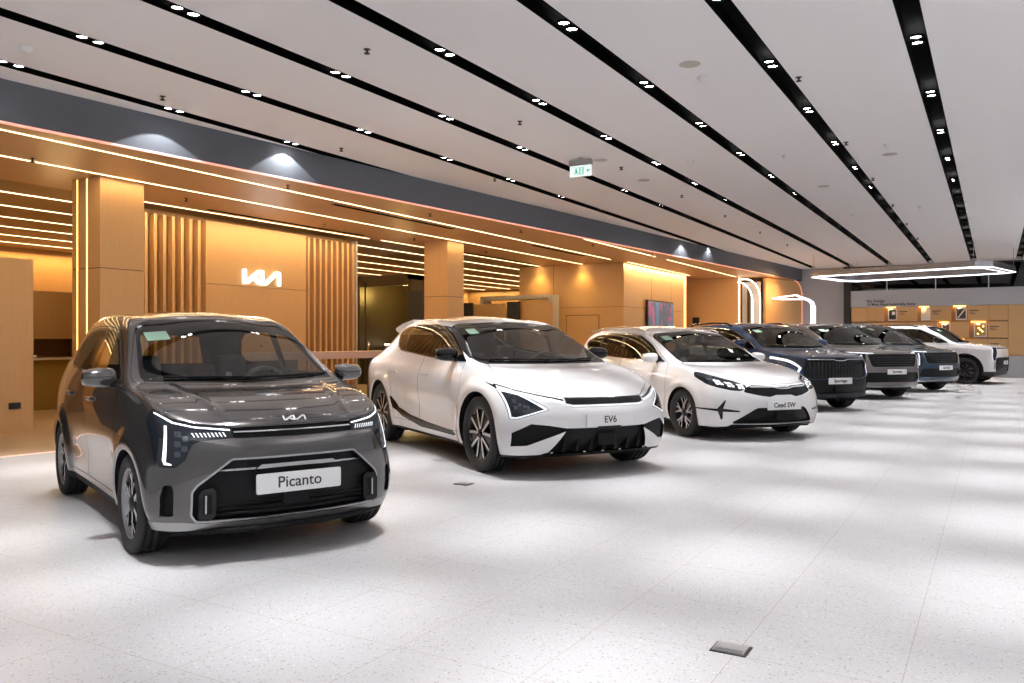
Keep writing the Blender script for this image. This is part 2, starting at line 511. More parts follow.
def make_wheel(parent, cx, cy, R_, rim, w, style, side, name='wheel'):
    """side +1 = left wheel; outer face looks towards side*y. wheel is a part, tyre / alloy_rim its sub-parts"""
    T, A, D, B = MATS['tyre'], MATS['alloy'], MATS['alloy_dark'], MATS['plastic_dark']
    sw = Matrix.Translation((cx, cy, R_)) @ Matrix.Rotation(0 if side > 0 else math.pi, 4, 'Z')
    h = w / 2
    mb = MB()
    pr = [(rim - .012, h * .80), (rim + .004, h * .93), (rim + .02, h * .99), (R_ - .045, h * 1.03), (R_ - .018, h * .97), (R_ - .004, h * .84), (R_, h * .7)]
    for g in (.45, 0., -.45):
        pr += [(R_, h * (g + .09)), (R_ - .008, h * (g + .07)), (R_ - .008, h * (g - .07)), (R_, h * (g - .09))]
    pr += [(R_, -h * .7), (R_ - .004, -h * .84), (R_ - .03, -h), (rim + .01, -h * .97), (rim - .012, -h * .8)]
    mb.lathe(pr, 56, 'y', mat=T)
    o = mb.build(name, parent, recalc=True); o.matrix_basis = sw
    # rim
    mb = MB(); lip = h * .84
    mb.lathe([(rim + .004, lip), (rim - .004, lip + .004), (rim - .014, lip), (rim - .02, lip - .02), (rim - .035, lip - .07), (rim - .05, -h * .8), (rim, -h * .82)], 56, 'y', mat=style.get('barrel', A))
    mb.disc((0, -h * .45, 0), rim * .98, 40, 'y', mat=B)
    f = lip - style.get('dish', .012)
    for (n, off, polys) in style['spokes']:
        for k in range(n):
            for (poly, th, dz, mt) in polys:
                M = Matrix.Rotation(2 * math.pi * k / n + R(off), 4, 'Y')
                q = [(p[0] * rim, p[1] * rim) for p in poly]
                bm0 = len(mb.bm.faces)
                mb.prism(q, f + dz, f + dz - th, 'y', mat=MATS[mt], xf=M)
                # sides darker than the machined face
                mb.bm.faces.ensure_lookup_table()
                if mt != 'alloy_dark':
                    mb.m(D); ci = mb.cur
                    for fc in mb.bm.faces[bm0:]:
                        if abs(fc.normal.y) < .5: fc.material_index = ci
    mb.lathe([(rim * .26, f - .03), (rim * .25, f + .0), (rim * .17, f + .004), (rim * .165, f + .010), (0.001, f + .013)], 24, 'y', mat=MATS[style.get('hub', 'alloy_dark')])
    r = mb.build('alloy_rim', o); r.matrix_parent_inverse = Matrix.Identity(4)
    mb = MB(); mb.lathe([(rim * .3, .0), (rim * .72, .0), (rim * .72, -.02), (rim * .3, -.02)], 32, 'y', mat=MATS['disc'], c=(0, f - .075, 0))
    mb.box(-rim * .75, -rim * .45, f - .11, f - .05, -rim * .3, rim * .3, mat=MATS['disc'], bev=.01)
    mb.build('brake_disc', o)
    return o

def rect2(x0, y0, x1, y1, w0, w1=None):
    """tapered bar polygon from a to b, widths w0 w1"""
    w1 = w1 or w0; d = Vector((x1 - x0, y1 - y0)).normalized(); n = Vector((-d.y, d.x))
    return [(x0 + n.x * w0 / 2, y0 + n.y * w0 / 2), (x0 - n.x * w0 / 2, y0 - n.y * w0 / 2), (x1 - n.x * w1 / 2, y1 - n.y * w1 / 2), (x1 + n.x * w1 / 2, y1 + n.y * w1 / 2)]

def plate(root, B, z, text, size=.075, yaw=0, w=.52, h=.112, off=.012, x=None, tilt=0, bold=.002):
    p, n = B.hit('x', 0.0, z)
    px = x if x is not None else p.x + off
    o = MB().prism(rnd([(-w / 2, -h / 2), (w / 2, -h / 2), (w / 2, h / 2), (-w / 2, h / 2)], .012), 0, -.01, 'x', mat=MATS['plate']).build('number_plate', root)
    o.location = (px, 0, z); o.rotation_euler = (0, tilt, 0)
    t = text_mesh('lettering', text, size, MATS['ink'], o, .0008, bold=bold)
    t.rotation_euler = (R(90), 0, R(90)); t.location = (.0012, 0, 0)
    return o
def emblem(root, B, z, h, mat, off=.004, x0=None):
    """raised marque letters laid on the skin above the grille"""
    mb = MB(); k = h; W = LOGOW * k
    p, n = B.hit('x', 0., z, off=off)
    for poly in LOGO:
        mb.prism([(u * k - W / 2, v * k - k / 2) for u, v in poly], 0, .004, 'z', mat=mat)
    o = mb.build('emblem', root)
    zz = n.normalized(); xx = Vector((0, 1, 0)); yy = zz.cross(xx)
    o.matrix_basis = Matrix.Translation(p) @ Matrix((xx, yy, zz)).transposed().to_4x4()
    return o
def skin_strip(B, pts, w, axis='x', off=.003, mirror=True):
    """ribbon that follows the skin; pts in the projection plane; returns list of (quads)"""
    P = []
    for i, p in enumerate(pts):
        a = Vector(pts[max(i - 1, 0)]); b = Vector(pts[min(i + 1, len(pts) - 1)]); d = (b - a).normalized(); n = Vector((-d.y, d.x))
        ww = w[i] if hasattr(w, '__len__') else w
        P.append((B.hit(axis, p[0] + n.x * ww / 2, p[1] + n.y * ww / 2, off=off)[0], B.hit(axis, p[0] - n.x * ww / 2, p[1] - n.y * ww / 2, off=off)[0]))
    return P
def dens(pts, st=.04):
    out = []
    for a, b in zip(pts, pts[1:]):
        n = max(1, int(math.dist(a, b) / st))
        for k in range(n): out.append(tuple(a[c] + (b[c] - a[c]) * k / n for c in range(len(a))))
    out.append(pts[-1]); return out
def strip_obj(root, B, name, pts, w, mat, axis='x', off=.003, side=1, thick=.006):
    pts = dens(pts) if not hasattr(w, '__len__') else pts
    P = skin_strip(B, pts, w, axis, off)
    mb = MB().m(mat)
    rows = []
    for a, b in P:
        a = Vector((a.x, a.y * side, a.z)); b = Vector((b.x, b.y * side, b.z))
        inn = Vector((-thick, 0, 0)) if axis == 'x' else (Vector((0, -thick * (1 if a.y > 0 else -1), 0)) if axis == 'y' else Vector((0, 0, -thick)))
        rows.append([mb.bm.verts.new(q) for q in (a, b, b + inn * 2, a + inn * 2)])
    fs = []
    for r0, r1 in zip(rows, rows[1:]):
        for k in range(4): fs.append(mb.bm.faces.new((r0[k], r0[(k + 1) % 4], r1[(k + 1) % 4], r1[k])))
    fs.append(mb.bm.faces.new(rows[0])); fs.append(mb.bm.faces.new(rows[-1][::-1]))
    mb._fin(fs)
    return mb.build(name, root, recalc=True)

def mirror_part(root, x, y, z, mat, side, s=1., arm=MATS.get('x')):
    """door mirror: rounded shell, glass behind, arm"""
    mb = MB().m(mat)
    L, W, H = .12 * s, .225 * s, .135 * s
    bmesh.ops.create_cube(mb.bm, size=1)
    bmesh.ops.subdivide_edges(mb.bm, edges=mb.bm.edges[:], cuts=4, use_grid_fill=True)
    for v in mb.bm.verts:
        c = v.co * 2
        n = (abs(c.x)**3.2 + abs(c.y)**3.2 + abs(c.z)**3.2)**(1 / 3.2); m_ = max(abs(c.x), abs(c.y), abs(c.z))
        c = c / n * m_
        k = 1 - .28 * max(0, c.x); fl = -.25 * c.y * side if False else 0
        v.co = Vector((c.x * L * .5 - abs(c.y + side * 0)**2 * .02, c.y * W * .5, c.z * H * .5 * k * (1 - .13 * c.y * side)))
    for f in mb.bm.faces: f.smooth = True
    o = mb.build('door_mirror', root); o.location = (x, y * side, z)
    MB().box(-.075 * s, -.055 * s, -W * .43, W * .43, -H * .4, H * .4, bev=.005, mat=MATS['mirror']).build('mirror_glass', o)
    MB().tube([(.0, -side * W * .30, -H * .35), (-.0, -side * W * .65, -H * .55), (.0, -side * (W * .65 + .07), -H * .62)], [.03, .026, .03], 8, mat=MATS['plastic_dark'], flat=.5).build('mirror_arm', o)
    return o

def handles(root, B, xs, z, mat, off=.012, s=(.10, .014, .014, .011)):
    for sd in (1, -1):
        for hx, dn in zip(xs, ('front_door', 'rear_door')):
            p, n = B.hit('y', hx, z, sd, off)
            MB().box(-s[0], s[0], -s[1], s[1], -s[2], s[2], bev=s[3], mat=mat).build('door_handle', B.out.get((dn, sd), root), loc=p)
def interior(root, sp):
    """seats, dashboard, wheel seen through the glass. sp: (x_dash, z_dash, x_front_seat, x_rear_seat, seat_half_gap, z_base, half width)"""
    xd, zd, xf, xr, yg, zb, hw = sp
    F, P = MATS['seat'], MATS['cabin']
    mb = MB(); mb.box(xr - .5, xd, -hw, hw, .22, .30, mat=P)
    mb.build('cabin_floor', root)
    mb = MB(); mb.box(xd - .30, xd + .32, -hw + .02, hw - .02, zd - .28, zd, bev=.04, mat=MATS['dash'])
    mb.box(xd - .36, xd - .28, -.17, .14, zd - .14, zd + .05, bev=.01, mat=MATS['screen'])
    mb.box(xd - .38, xd - .26, .2, .52, zd - .1, zd + .045, bev=.03, mat=MATS['dash'])
    mb.build('dashboard', root)
    def seat(x, y, name='seat', w=.25, hr=True):
        mb = MB()
        mb.box(x - .22, x + .28, y - w, y + w, zb, zb + .16, bev=.05, mat=F)
        bm0 = len(mb.bm.verts)
        mb.box(x - .32, x - .18, y - w, y + w, zb + .08, zb + .64, bev=.055, mat=F)
        if hr:
            mb.box(x - .31, x - .21, y - .13, y + .13, zb + .68, zb + .86, bev=.045, mat=F)
            mb.tube([(x - .26, y - .05, zb + .6), (x - .26, y - .05, zb + .72)], .007, 6, mat=MATS['alloy']); mb.tube([(x - .26, y + .05, zb + .6), (x - .26, y + .05, zb + .72)], .007, 6)
        mb.bm.verts.ensure_lookup_table()
        for v in mb.bm.verts[bm0:]: v.co.x -= (v.co.z - zb) * .22
        return mb.build(name, root)
    for sg in (1, -1): seat(xf, sg * yg)
    mb = MB(); mb.box(xr - .2, xr + .3, -hw + .1, hw - .1, zb, zb + .15, bev=.05, mat=F)
    n0 = len(mb.bm.verts)
    mb.box(xr - .3, xr - .17, -hw + .1, hw - .1, zb + .08, zb + .58, bev=.05, mat=F)
    for sg in (1, -1): mb.box(xr - .29, xr - .2, sg * yg - .12, sg * yg + .12, zb + .60, zb + .76, bev=.04, mat=F)
    mb.bm.verts.ensure_lookup_table()
    for v in mb.bm.verts[n0:]: v.co.x -= (v.co.z - zb) * .2
    mb.build('rear_bench', root)
    c = Vector((xd - .42, yg, zd - .02)); tl = R(24)
    mb = MB(); pts = []
    for k in range(24):
        a = 2 * math.pi * k / 24; u, v = .18 * math.cos(a), .18 * math.sin(a)
        pts.append(c + Vector((-v * math.sin(tl) * -1, u, v * math.cos(tl))))
    mb.tube(pts, .014, 8, closed=True, mat=MATS['dash'])
    for a in (0, 180, 270):
        u, v = .17 * math.cos(R(a)), .17 * math.sin(R(a))
        mb.tube([c + Vector((.03, 0, 0)), c + Vector((v * math.sin(tl), u, v * math.cos(tl)))], [.03, .015], 6)
    mb.tube([c + Vector((.0, 0, 0)), c + Vector((.2, 0, -.08))], .03, 8)
    mb.build('steering_wheel', root)
def wiper(root, B, y0, y1, z0, z1, mat, off=.012):
    pts = [B.hit('x', y0 + (y1 - y0) * t / 8, z0 + (z1 - z0) * t / 8, off=off)[0] for t in range(9)]
    return MB().tube(pts, .009, 6, mat=mat).build('wiper', root)
def underbody(root, x0, x1, w, z, mat):
    MB().box(x0, x1, -w, w, z, z + .12, bev=.03, mat=mat).build('underbody', root)
pmat('seam', (.006, .006, .006), .6)
pmat('plastic_dark', (.008, .008, .009), .6, spec=.15)
pmat('plastic_grey', (.028, .028, .031), .5, spec=.25)
pmat('gloss_black', (.005, .005, .006), .09, spec=.32)
pmat('grille_black', (.006, .006, .007), .45, spec=.18)
pmat('cabin', (.02, .02, .022), .8)
pmat('dash', (.022, .022, .025), .55)
pmat('screen', (.01, .01, .012), .15)
pmat('seat', (.05, .05, .055), .65, bump=(60, .3))
pmat('tyre', (.016, .016, .017), .72, bump=(90, .25))
pmat('alloy', (.60, .61, .63), .32, .75)
pmat('alloy_dark', (.03, .03, .033), .3, .6)
pmat('alloy_grey', (.30, .30, .31), .3, .9)
pmat('disc', (.35, .34, .33), .3, 1.)
pmat('chrome', (.75, .75, .77), .1, 1.)
pmat('emblem', (.80, .80, .82), .3, .35)
pmat('satin', (.45, .45, .47), .25, .9)
pmat('mirror', (.7, .72, .75), .03, 1.)
pmat('plate', (.82, .82, .82), .35)
pmat('ink', (.02, .02, .02), .5)
pmat('lens', (.012, .015, .022), .06)
pmat('reflector', (.12, .14, .17), .15, .9)
emat('drl', (.86, .92, 1.), 1.4)
emat('drl_soft', (.8, .88, 1.), .62)
pmat('sticker', (.45, .72, .55), .5)
glass('windscreen', (.74, .80, .77), .075)
glass('side_glass', (.26, .28, .27), .05, .40)
glass('clear_side_glass', (.52, .55, .53), .05, .40)
pmat('satin_grey', (.36, .355, .355), .3, .8)
glass('dark_glass', (.10, .11, .11), .08)
flake('paint_grey', (.085, .08, .08), (.125, .118, .118), .8, .22)
pmat('paint_white', (.85, .84, .845), .22, coat=1.)
flake('paint_white_pearl', (.82, .81, .815), (.88, .87, .875), 0., .25)
flake('paint_blue', (.006, .028, .08), (.012, .05, .14), .6, .28)
flake('paint_bronze', (.13, .115, .107), (.19, .17, .16), .75, .28)
flake('paint_teal', (.01, .035, .06), (.02, .06, .10), .65, .28)
# ================================================================ small grey hatchback
def picanto_body():
    WB = 2.4; rw = .297
    def disp(c):
        d = Vector((0, 0, 0))
        if c.y > .4 and c.z < .82:
            for cx in (0, -WB):
                r = math.hypot(c.x - cx, c.z - rw)
                d.y += .026 * sm(1 - abs(r - .365) / .13) * sm((.82 - c.z) / .08)
            if c.x > -2 and c.z < .82 and -2.0 < c.x < -.42: d.y -= .018 * sm(1 - abs(c.z - .46) / .22) * sm((c.x + 2.05) / .25) * sm((-.38 - c.x) / .2)
        if c.z > .8 and c.x > -.2:
            yl = .37 + (.6 - c.x) * .17
            d.z += .007 * sm(1 - abs(c.y - yl) / .045) * sm((c.x + .2) / .1) * sm((.6 - c.x) / .15)
        return d
    sp = dict(paint=MATS['paint_grey'], lev=4,
        S=[.47, .30, .06, -.24, -.52, -.92, -1.4, -1.9, -2.3, -2.6, -2.80],
        L=[[(.47, .66, .19), (.3, .71, .195), (0, .74, .2), (-1.2, .74, .19), (-2.4, .75, .2), (-2.8, .69, .26)],
           [(.47, .715, .33), (.3, .76, .33), (0, .775, .33), (-1.2, .765, .31), (-2.4, .785, .33), (-2.8, .74, .38)],
           [(.47, .705, .52), (.3, .765, .52), (0, .788, .53), (-.6, .785, .53), (-1.2, .782, .53), (-2.3, .795, .55), (-2.8, .75, .6)],
           [(.47, .665, .69), (.3, .742, .72), (0, .778, .75), (-.6, .79, .77), (-1.4, .795, .79), (-2.4, .79, .83), (-2.8, .735, .86)],
           [(.47, .60, .80), (.3, .69, .86), (.06, .725, .90), (-.2, .745, .94), (-.5, .758, .965), (-1.4, .762, .995), (-2.3, .735, 1.05), (-2.8, .66, 1.08)]],
        rail=[(.45, .52, .835), (.28, .61, .895), (.03, .66, .95), (-.27, .69, 1.00), (-.60, .645, 1.18), (-.98, .60, 1.372), (-1.4, .59, 1.43), (-1.9, .585, 1.435), (-2.3, .575, 1.40), (-2.58, .56, 1.33), (-2.76, .54, 1.25)],
        mid=[(.60, .825), (.44, .885), (.17, .95), (-.13, 1.005), (-.48, 1.225), (-.88, 1.44), (-1.38, 1.505), (-1.9, 1.512), (-2.3, 1.49), (-2.62, 1.45), (-2.84, 1.41)],
        front=[(.60, .19), (.675, .33), (.695, .50), (.685, .67), (.645, .775)],
        back=[(-2.86, .26), (-2.92, .38), (-2.93, .6), (-2.92, .86), (-2.90, 1.08)],
        crease=[(4, 3, 10, .35), (5, 3, 10, .25)], disp=[disp])
    return Body(sp), WB, rw
def car_picanto(loc, rz):
    root = empty('hatchback_car', loc, rz, 'small dark grey metallic hatchback with its nameplate reading Picanto, nearest car of the row', 'car')
    B, WB, rw = picanto_body()
    G, K, P = MATS['gloss_black'], MATS['grille_black'], MATS['plastic_dark']
    # wheel arches
    B.arch(0, rw, .325, .55); B.arch(-WB, rw, .325, .55)
    # windscreen with its black edge
    B.panel(rnd([(-.1, 1.03), (.58, 1.02), (.625, 1.03), (.535, 1.362), (.45, 1.402), (-.1, 1.416)], .03), 'x', lambda c, n: -1.15 < c.x < 0 and c.z > .97, 'windscreen', MATS['windscreen'], .024, G)
    B.set(B.cut([(-.1, 1.06), (.50, 1.06), (.44, 1.33), (-.1, 1.34)], 'x', lambda c, n: c.x < -2.6), 'rear_window', MATS['clear_side_glass'])
    side = lambda c, n: n.y > .15 and c.z > .88
    w1 = rnd([(-.50, 1.03), (-.62, 1.085), (-.93, 1.26), (-1.06, 1.315), (-1.30, 1.352), (-1.345, 1.352), (-1.345, 1.04)], .03)
    w2 = rnd([(-1.425, 1.045), (-1.425, 1.354), (-1.75, 1.36), (-2.02, 1.34), (-2.17, 1.295), (-2.32, 1.17), (-2.32, 1.12), (-2.25, 1.085)], .03)
    dl = lambda c, n: n.y > .1 and c.z > .2
    d1 = rnd([(-.40, .29), (-.40, .80), (-.43, 1.00), (-.60, 1.105), (-.92, 1.285), (-1.06, 1.345), (-1.30, 1.378), (-1.385, 1.38), (-1.385, .29)], .025)
    d2 = rnd([(-1.392, .29), (-1.392, 1.38), (-1.75, 1.388), (-2.05, 1.368), (-2.2, 1.32), (-2.37, 1.17), (-2.36, 1.08), (-2.2, .86), (-2.06, .62), (-1.99, .42), (-1.98, .29)], .025)
    B.panel(d1, 'y', dl, 'front_door', None, .005)
    B.panel(d2, 'y', dl, 'rear_door', None, .005)
    B.set(B.cut([(-1.345, 1.03), (-1.345, 1.365), (-1.425, 1.365), (-1.425, 1.03)], 'y', side), None, G)
    B.panel(w1, 'y', side, 'front_window', MATS['clear_side_glass'], .016, G, only=None)
    B.panel(w2, 'y', side, 'rear_side_window', MATS['clear_side_glass'], .016, G, only=None)
    B.set(B.cut([(-.43, 1.02), (-.43, .985), (-.62, .985), (-.62, 1.02)], 'y', side), None, P)
    B.set(B.cut([(.2, .18), (-2.2, .18), (-2.1, .25), (-.32, .235)], 'y', lambda c, n: c.y > .5), 'side_skirt', P)
    bn = [(-.1, .786), (.37, .786), (.55, .805), (.65, .832), (.70, .875), (.712, .93), (.69, .985), (.63, 1.01), (-.1, 1.008)]
    B.panel(bn, 'x', lambda c, n: n.z > .25 and c.x > -.30 and c.z > .76, 'bonnet', None, .004)
    fr = lambda c, n: n.x > .02 and c.x > .2
    B.panel(rnd([(-.1, .597), (.375, .595), (.548, .455), (.572, .42), (.572, .29), (.545, .252), (-.1, .252)], .012), 'x', fr, 'lower_grille', K, .011, MATS['satin'], 'grille_surround')
    B.recess([f for f in B.bm.faces if f[B.pl] == B.part('lower_grille')], (-.04, 0, 0))
    B.set(B.cut([(-.1, .185), (.77, .185), (.77, .25), (.62, .25), (.50, .232), (-.1, .232)], 'x', lambda c, n: c.x > .3 and n.x > -.2), 'bumper_lip', MATS['satin_grey'])
    B.set(B.cut([(-.1, .10), (.77, .10), (.77, .198), (-.1, .198)], 'x', lambda c, n: c.x > .3 and n.x > -.2), 'bumper_lip_base', P)
    sl = B.set(B.cut(rnd([(.663, .285), (.663, .44), (.675, .465), (.708, .46), (.722, .40), (.722, .285)], .01), 'x', lambda c, n: c.x > .36), 'air_curtain', K)
    B.recess(sl, (-.025, -.015, 0))
    ub = B.set(B.cut([(-.1, .713), (.36, .718), (.368, .722), (.368, .775), (.30, .778), (-.1, .778)], 'x', fr), 'upper_grille', K)
    B.recess(ub, (-.014, 0, 0))
    hp = [(.373, .722), (.373, .778), (.55, .797), (.64, .822), (.71, .872), (.735, .83), (.733, .60), (.715, .566), (.655, .562), (.61, .605), (.575, .685), (.53, .712)]
    lf = lambda c, n: c.x > .22 and c.z > .5
    B.panel(hp, 'x', lf, 'headlamp', MATS['lens'], .004, G, 'headlamp')
    B.set(B.cut([(.378, .760), (.378, .768), (.55, .787), (.64, .810), (.705, .861), (.708, .853), (.65, .804), (.55, .778)], 'x', lf), 'daylight_strip', MATS['drl'])
    B.set(B.cut([(.672, .790), (.682, .790), (.707, .60), (.700, .576), (.668, .573), (.669, .581), (.692, .590)], 'x', lf), 'daylight_strip', MATS['drl'])
    for k in range(9):
        y = .40 + k * .019; B.set(B.cut([(y, .728), (y + .007, .728), (y + .019, .752), (y + .010, .752)], 'x', lf), 'headlamp', MATS['drl_soft'])
    for (y, z) in ((.632, .745), (.636, .69), (.640, .635), (.600, .72), (.606, .665)):
        B.set(B.cut(rnd([(y - .014, z - .016), (y + .014, z - .016), (y + .014, z + .016), (y - .014, z + .016)], .006), 'x', lf), 'headlamp', MATS['reflector'])
    B.finish(root, ('front_door', 'rear_door', 'front_window', 'rear_side_window', 'headlamp', 'daylight_strip', 'air_curtain', 'side_skirt', 'wheel_well'), {}, ('body', 'front_door', 'rear_door'))
    sp = []
    for (o, w0) in ((0, 1), ):
        sp = [(6, 0, [(rect2(0, .1, .02, .95, .15, .10), .02, 0, 'alloy'), (rect2(.03, .55, .36, .86, .09, .08), .02, -.002, 'alloy'), (rect2(0, .3, -.10, .6, .10, .2), .016, -.004, 'alloy')])]
    st = dict(spokes=sp, dish=.012, barrel=MATS['alloy_grey'])
    for cx in (0, -WB):
        for sd in (1, -1): make_wheel(root, cx, sd * .70, rw, .214, .185, st, sd)
    interior(root, (-.42, .93, -1.15, -1.95, .34, .30, .70))
    underbody(root, -2.7, .5, .60, .16, P)
    mb = MB().m(P); ys = [-.66 + 1.32 * t / 20 for t in range(21)]; rows = []
    for y in ys:
        xx = .655 - .20 * (abs(y) / .68)**2.6
        rows.append([mb.bm.verts.new(q) for q in ((xx - .03, y, .205), (xx + .004, y, .19), (xx - .03, y, .168), (xx - .12, y, .16))])
    for r0, r1 in zip(rows, rows[1:]):
        for k in range(3): mb._fin([mb.bm.faces.new((r0[k], r0[k + 1], r1[k + 1], r1[k]))], True)
    mb.build('chin_spoiler', root, recalc=True)
    plate(root, B, .452, 'Picanto', .092, w=.52, h=.115, off=.016, bold=.0006)
    emblem(root, B, .812, .040, MATS['emblem'])
    mb = MB().m(K)
    for z in (.285, .315, .345, .375): mb.tube([(.648 - .10 * (abs(y) / .5)**2.2, y, z) for y in [(-.47 + .94 * t / 12) for t in range(13)]], .007, 6)
    mb.build('grille_bars', root, recalc=True)
    MB().box(.63, .672, -.085, .075, .31, .385, bev=.008, mat=P).build('radar_cover', root)
    MB().tube([(.665 - .10 * (abs(y) / .5)**2.2, y, .545 - .02 * abs(y)) for y in [(-.47 + .94 * t / 12) for t in range(13)]], .010, 8, mat=MATS['satin']).build('grille_blade', root)
    MB().prism([(-.25, .54), (.25, .54), (.22, .562), (-.22, .562)], .66, .684, 'x', mat=MATS['satin']).build('plate_bracket', root)
    for sd in (1, -1):
        mb = MB()
        mb.prism([(y * sd, z) for y, z in rnd([(.458, .285), (.458, .425), (.48, .445), (.53, .44), (.555, .415), (.555, .275), (.50, .262)], .015)], .585, .618, 'x', mat=G)
        mb.prism([(y * sd, z) for y, z in rnd([(.482, .30), (.482, .412), (.532, .408), (.532, .295)], .012)], .60, .6185, 'x', mat=K)
        mb.prism([(y * sd, z) for y, z in rnd([(.512, .305), (.512, .405), (.522, .405), (.522, .30)], .004)], .60, .624, 'x', mat=MATS['satin'])
        o = mb.build('grille_bracket', root)
        for k in range(8): pass
    strip_obj(root, B, 'chrome_strip', [(-.36, .752), (0, .752), (.36, .752)], .008, MATS['chrome'], off=.003)
    handles(root, B, (-1.18, -2.02), .865, MATS['paint_grey'])
    p, n = B.hit('x', -.44, 1.33, off=.003)
    st = strip_obj(root, B, 'windscreen_sticker', [(-.52, 1.300), (-.38, 1.312)], .058, MATS['sticker'], off=.004, thick=.001)
    for sd in (1, -1): mirror_part(root, -.43, .865, 1.04, MATS['paint_grey'], sd, .92)
    wiper(root, B, -.05, .50, 1.015, 1.03, P); wiper(root, B, -.52, .02, 1.03, 1.02, P)
    return root
# ================================================================ white crossover
def ev6_body():
    WB = 2.9; rw = .37
    def disp(c):
        d = Vector((0, 0, 0))
        if c.y > .4 and c.z < .95:
            for cx in (0, -WB):
                r = math.hypot(c.x - cx, c.z - rw)
                d.y += .03 * sm(1 - abs(r - .45) / .16) * sm((.95 - c.z) / .12)
            if -2.5 < c.x < -.45: d.y -= .03 * sm(1 - abs(c.z - .48 - (.0 if c.x > -1.2 else (-1.2 - c.x) * .12)) / .26) * sm((c.x + 2.5) / .4) * sm((-.42 - c.x) / .35)
        return d
    sp = dict(paint=MATS['paint_white_pearl'], lev=4,
        S=[.55, .35, .12, -.12, -.42, -.85, -1.4, -2.1, -2.75, -3.2, -3.6],
        L=[[(.55, .82, .20), (.3, .87, .20), (0, .89, .21), (-1.4, .88, .21), (-2.9, .89, .22), (-3.6, .80, .30)],
           [(.55, .885, .36), (.3, .92, .36), (0, .93, .36), (-1.4, .91, .36), (-2.9, .935, .38), (-3.6, .85, .42)],
           [(.55, .885, .56), (.3, .93, .57), (0, .94, .58), (-1.2, .93, .58), (-2.8, .95, .62), (-3.6, .87, .66)],
           [(.55, .84, .70), (.3, .91, .76), (0, .935, .81), (-.6, .93, .86), (-1.6, .925, .88), (-2.8, .945, .92), (-3.6, .87, .95)],
           [(.55, .76, .785), (.3, .845, .875), (0, .875, .945), (-.4, .875, .995), (-1., .868, 1.015), (-1.8, .865, 1.04), (-2.7, .85, 1.08), (-3.2, .80, 1.10), (-3.6, .75, 1.08)]],
        rail=[(.52, .66, .81), (.32, .75, .905), (.08, .79, .965), (-.14, .805, 1.02), (-.43, .80, 1.075), (-.86, .74, 1.27), (-1.38, .70, 1.455), (-2.1, .67, 1.50), (-2.75, .64, 1.46), (-3.15, .60, 1.37), (-3.50, .66, 1.12)],
        mid=[(.80, .76), (.56, .86), (.30, .925), (.05, .995), (-.22, 1.05), (-.73, 1.29), (-1.28, 1.505), (-2.1, 1.585), (-2.75, 1.55), (-3.3, 1.43), (-3.66, 1.14)],
        front=[(.71, .20), (.84, .34), (.89, .53), (.88, .66), (.845, .725)],
        back=[(-3.66, .3), (-3.76, .42), (-3.82, .62), (-3.80, .93), (-3.74, 1.08)],
        crease=[(4, 4, 9, .3), (5, 4, 9, .25)], disp=[disp])
    return Body(sp), WB, rw
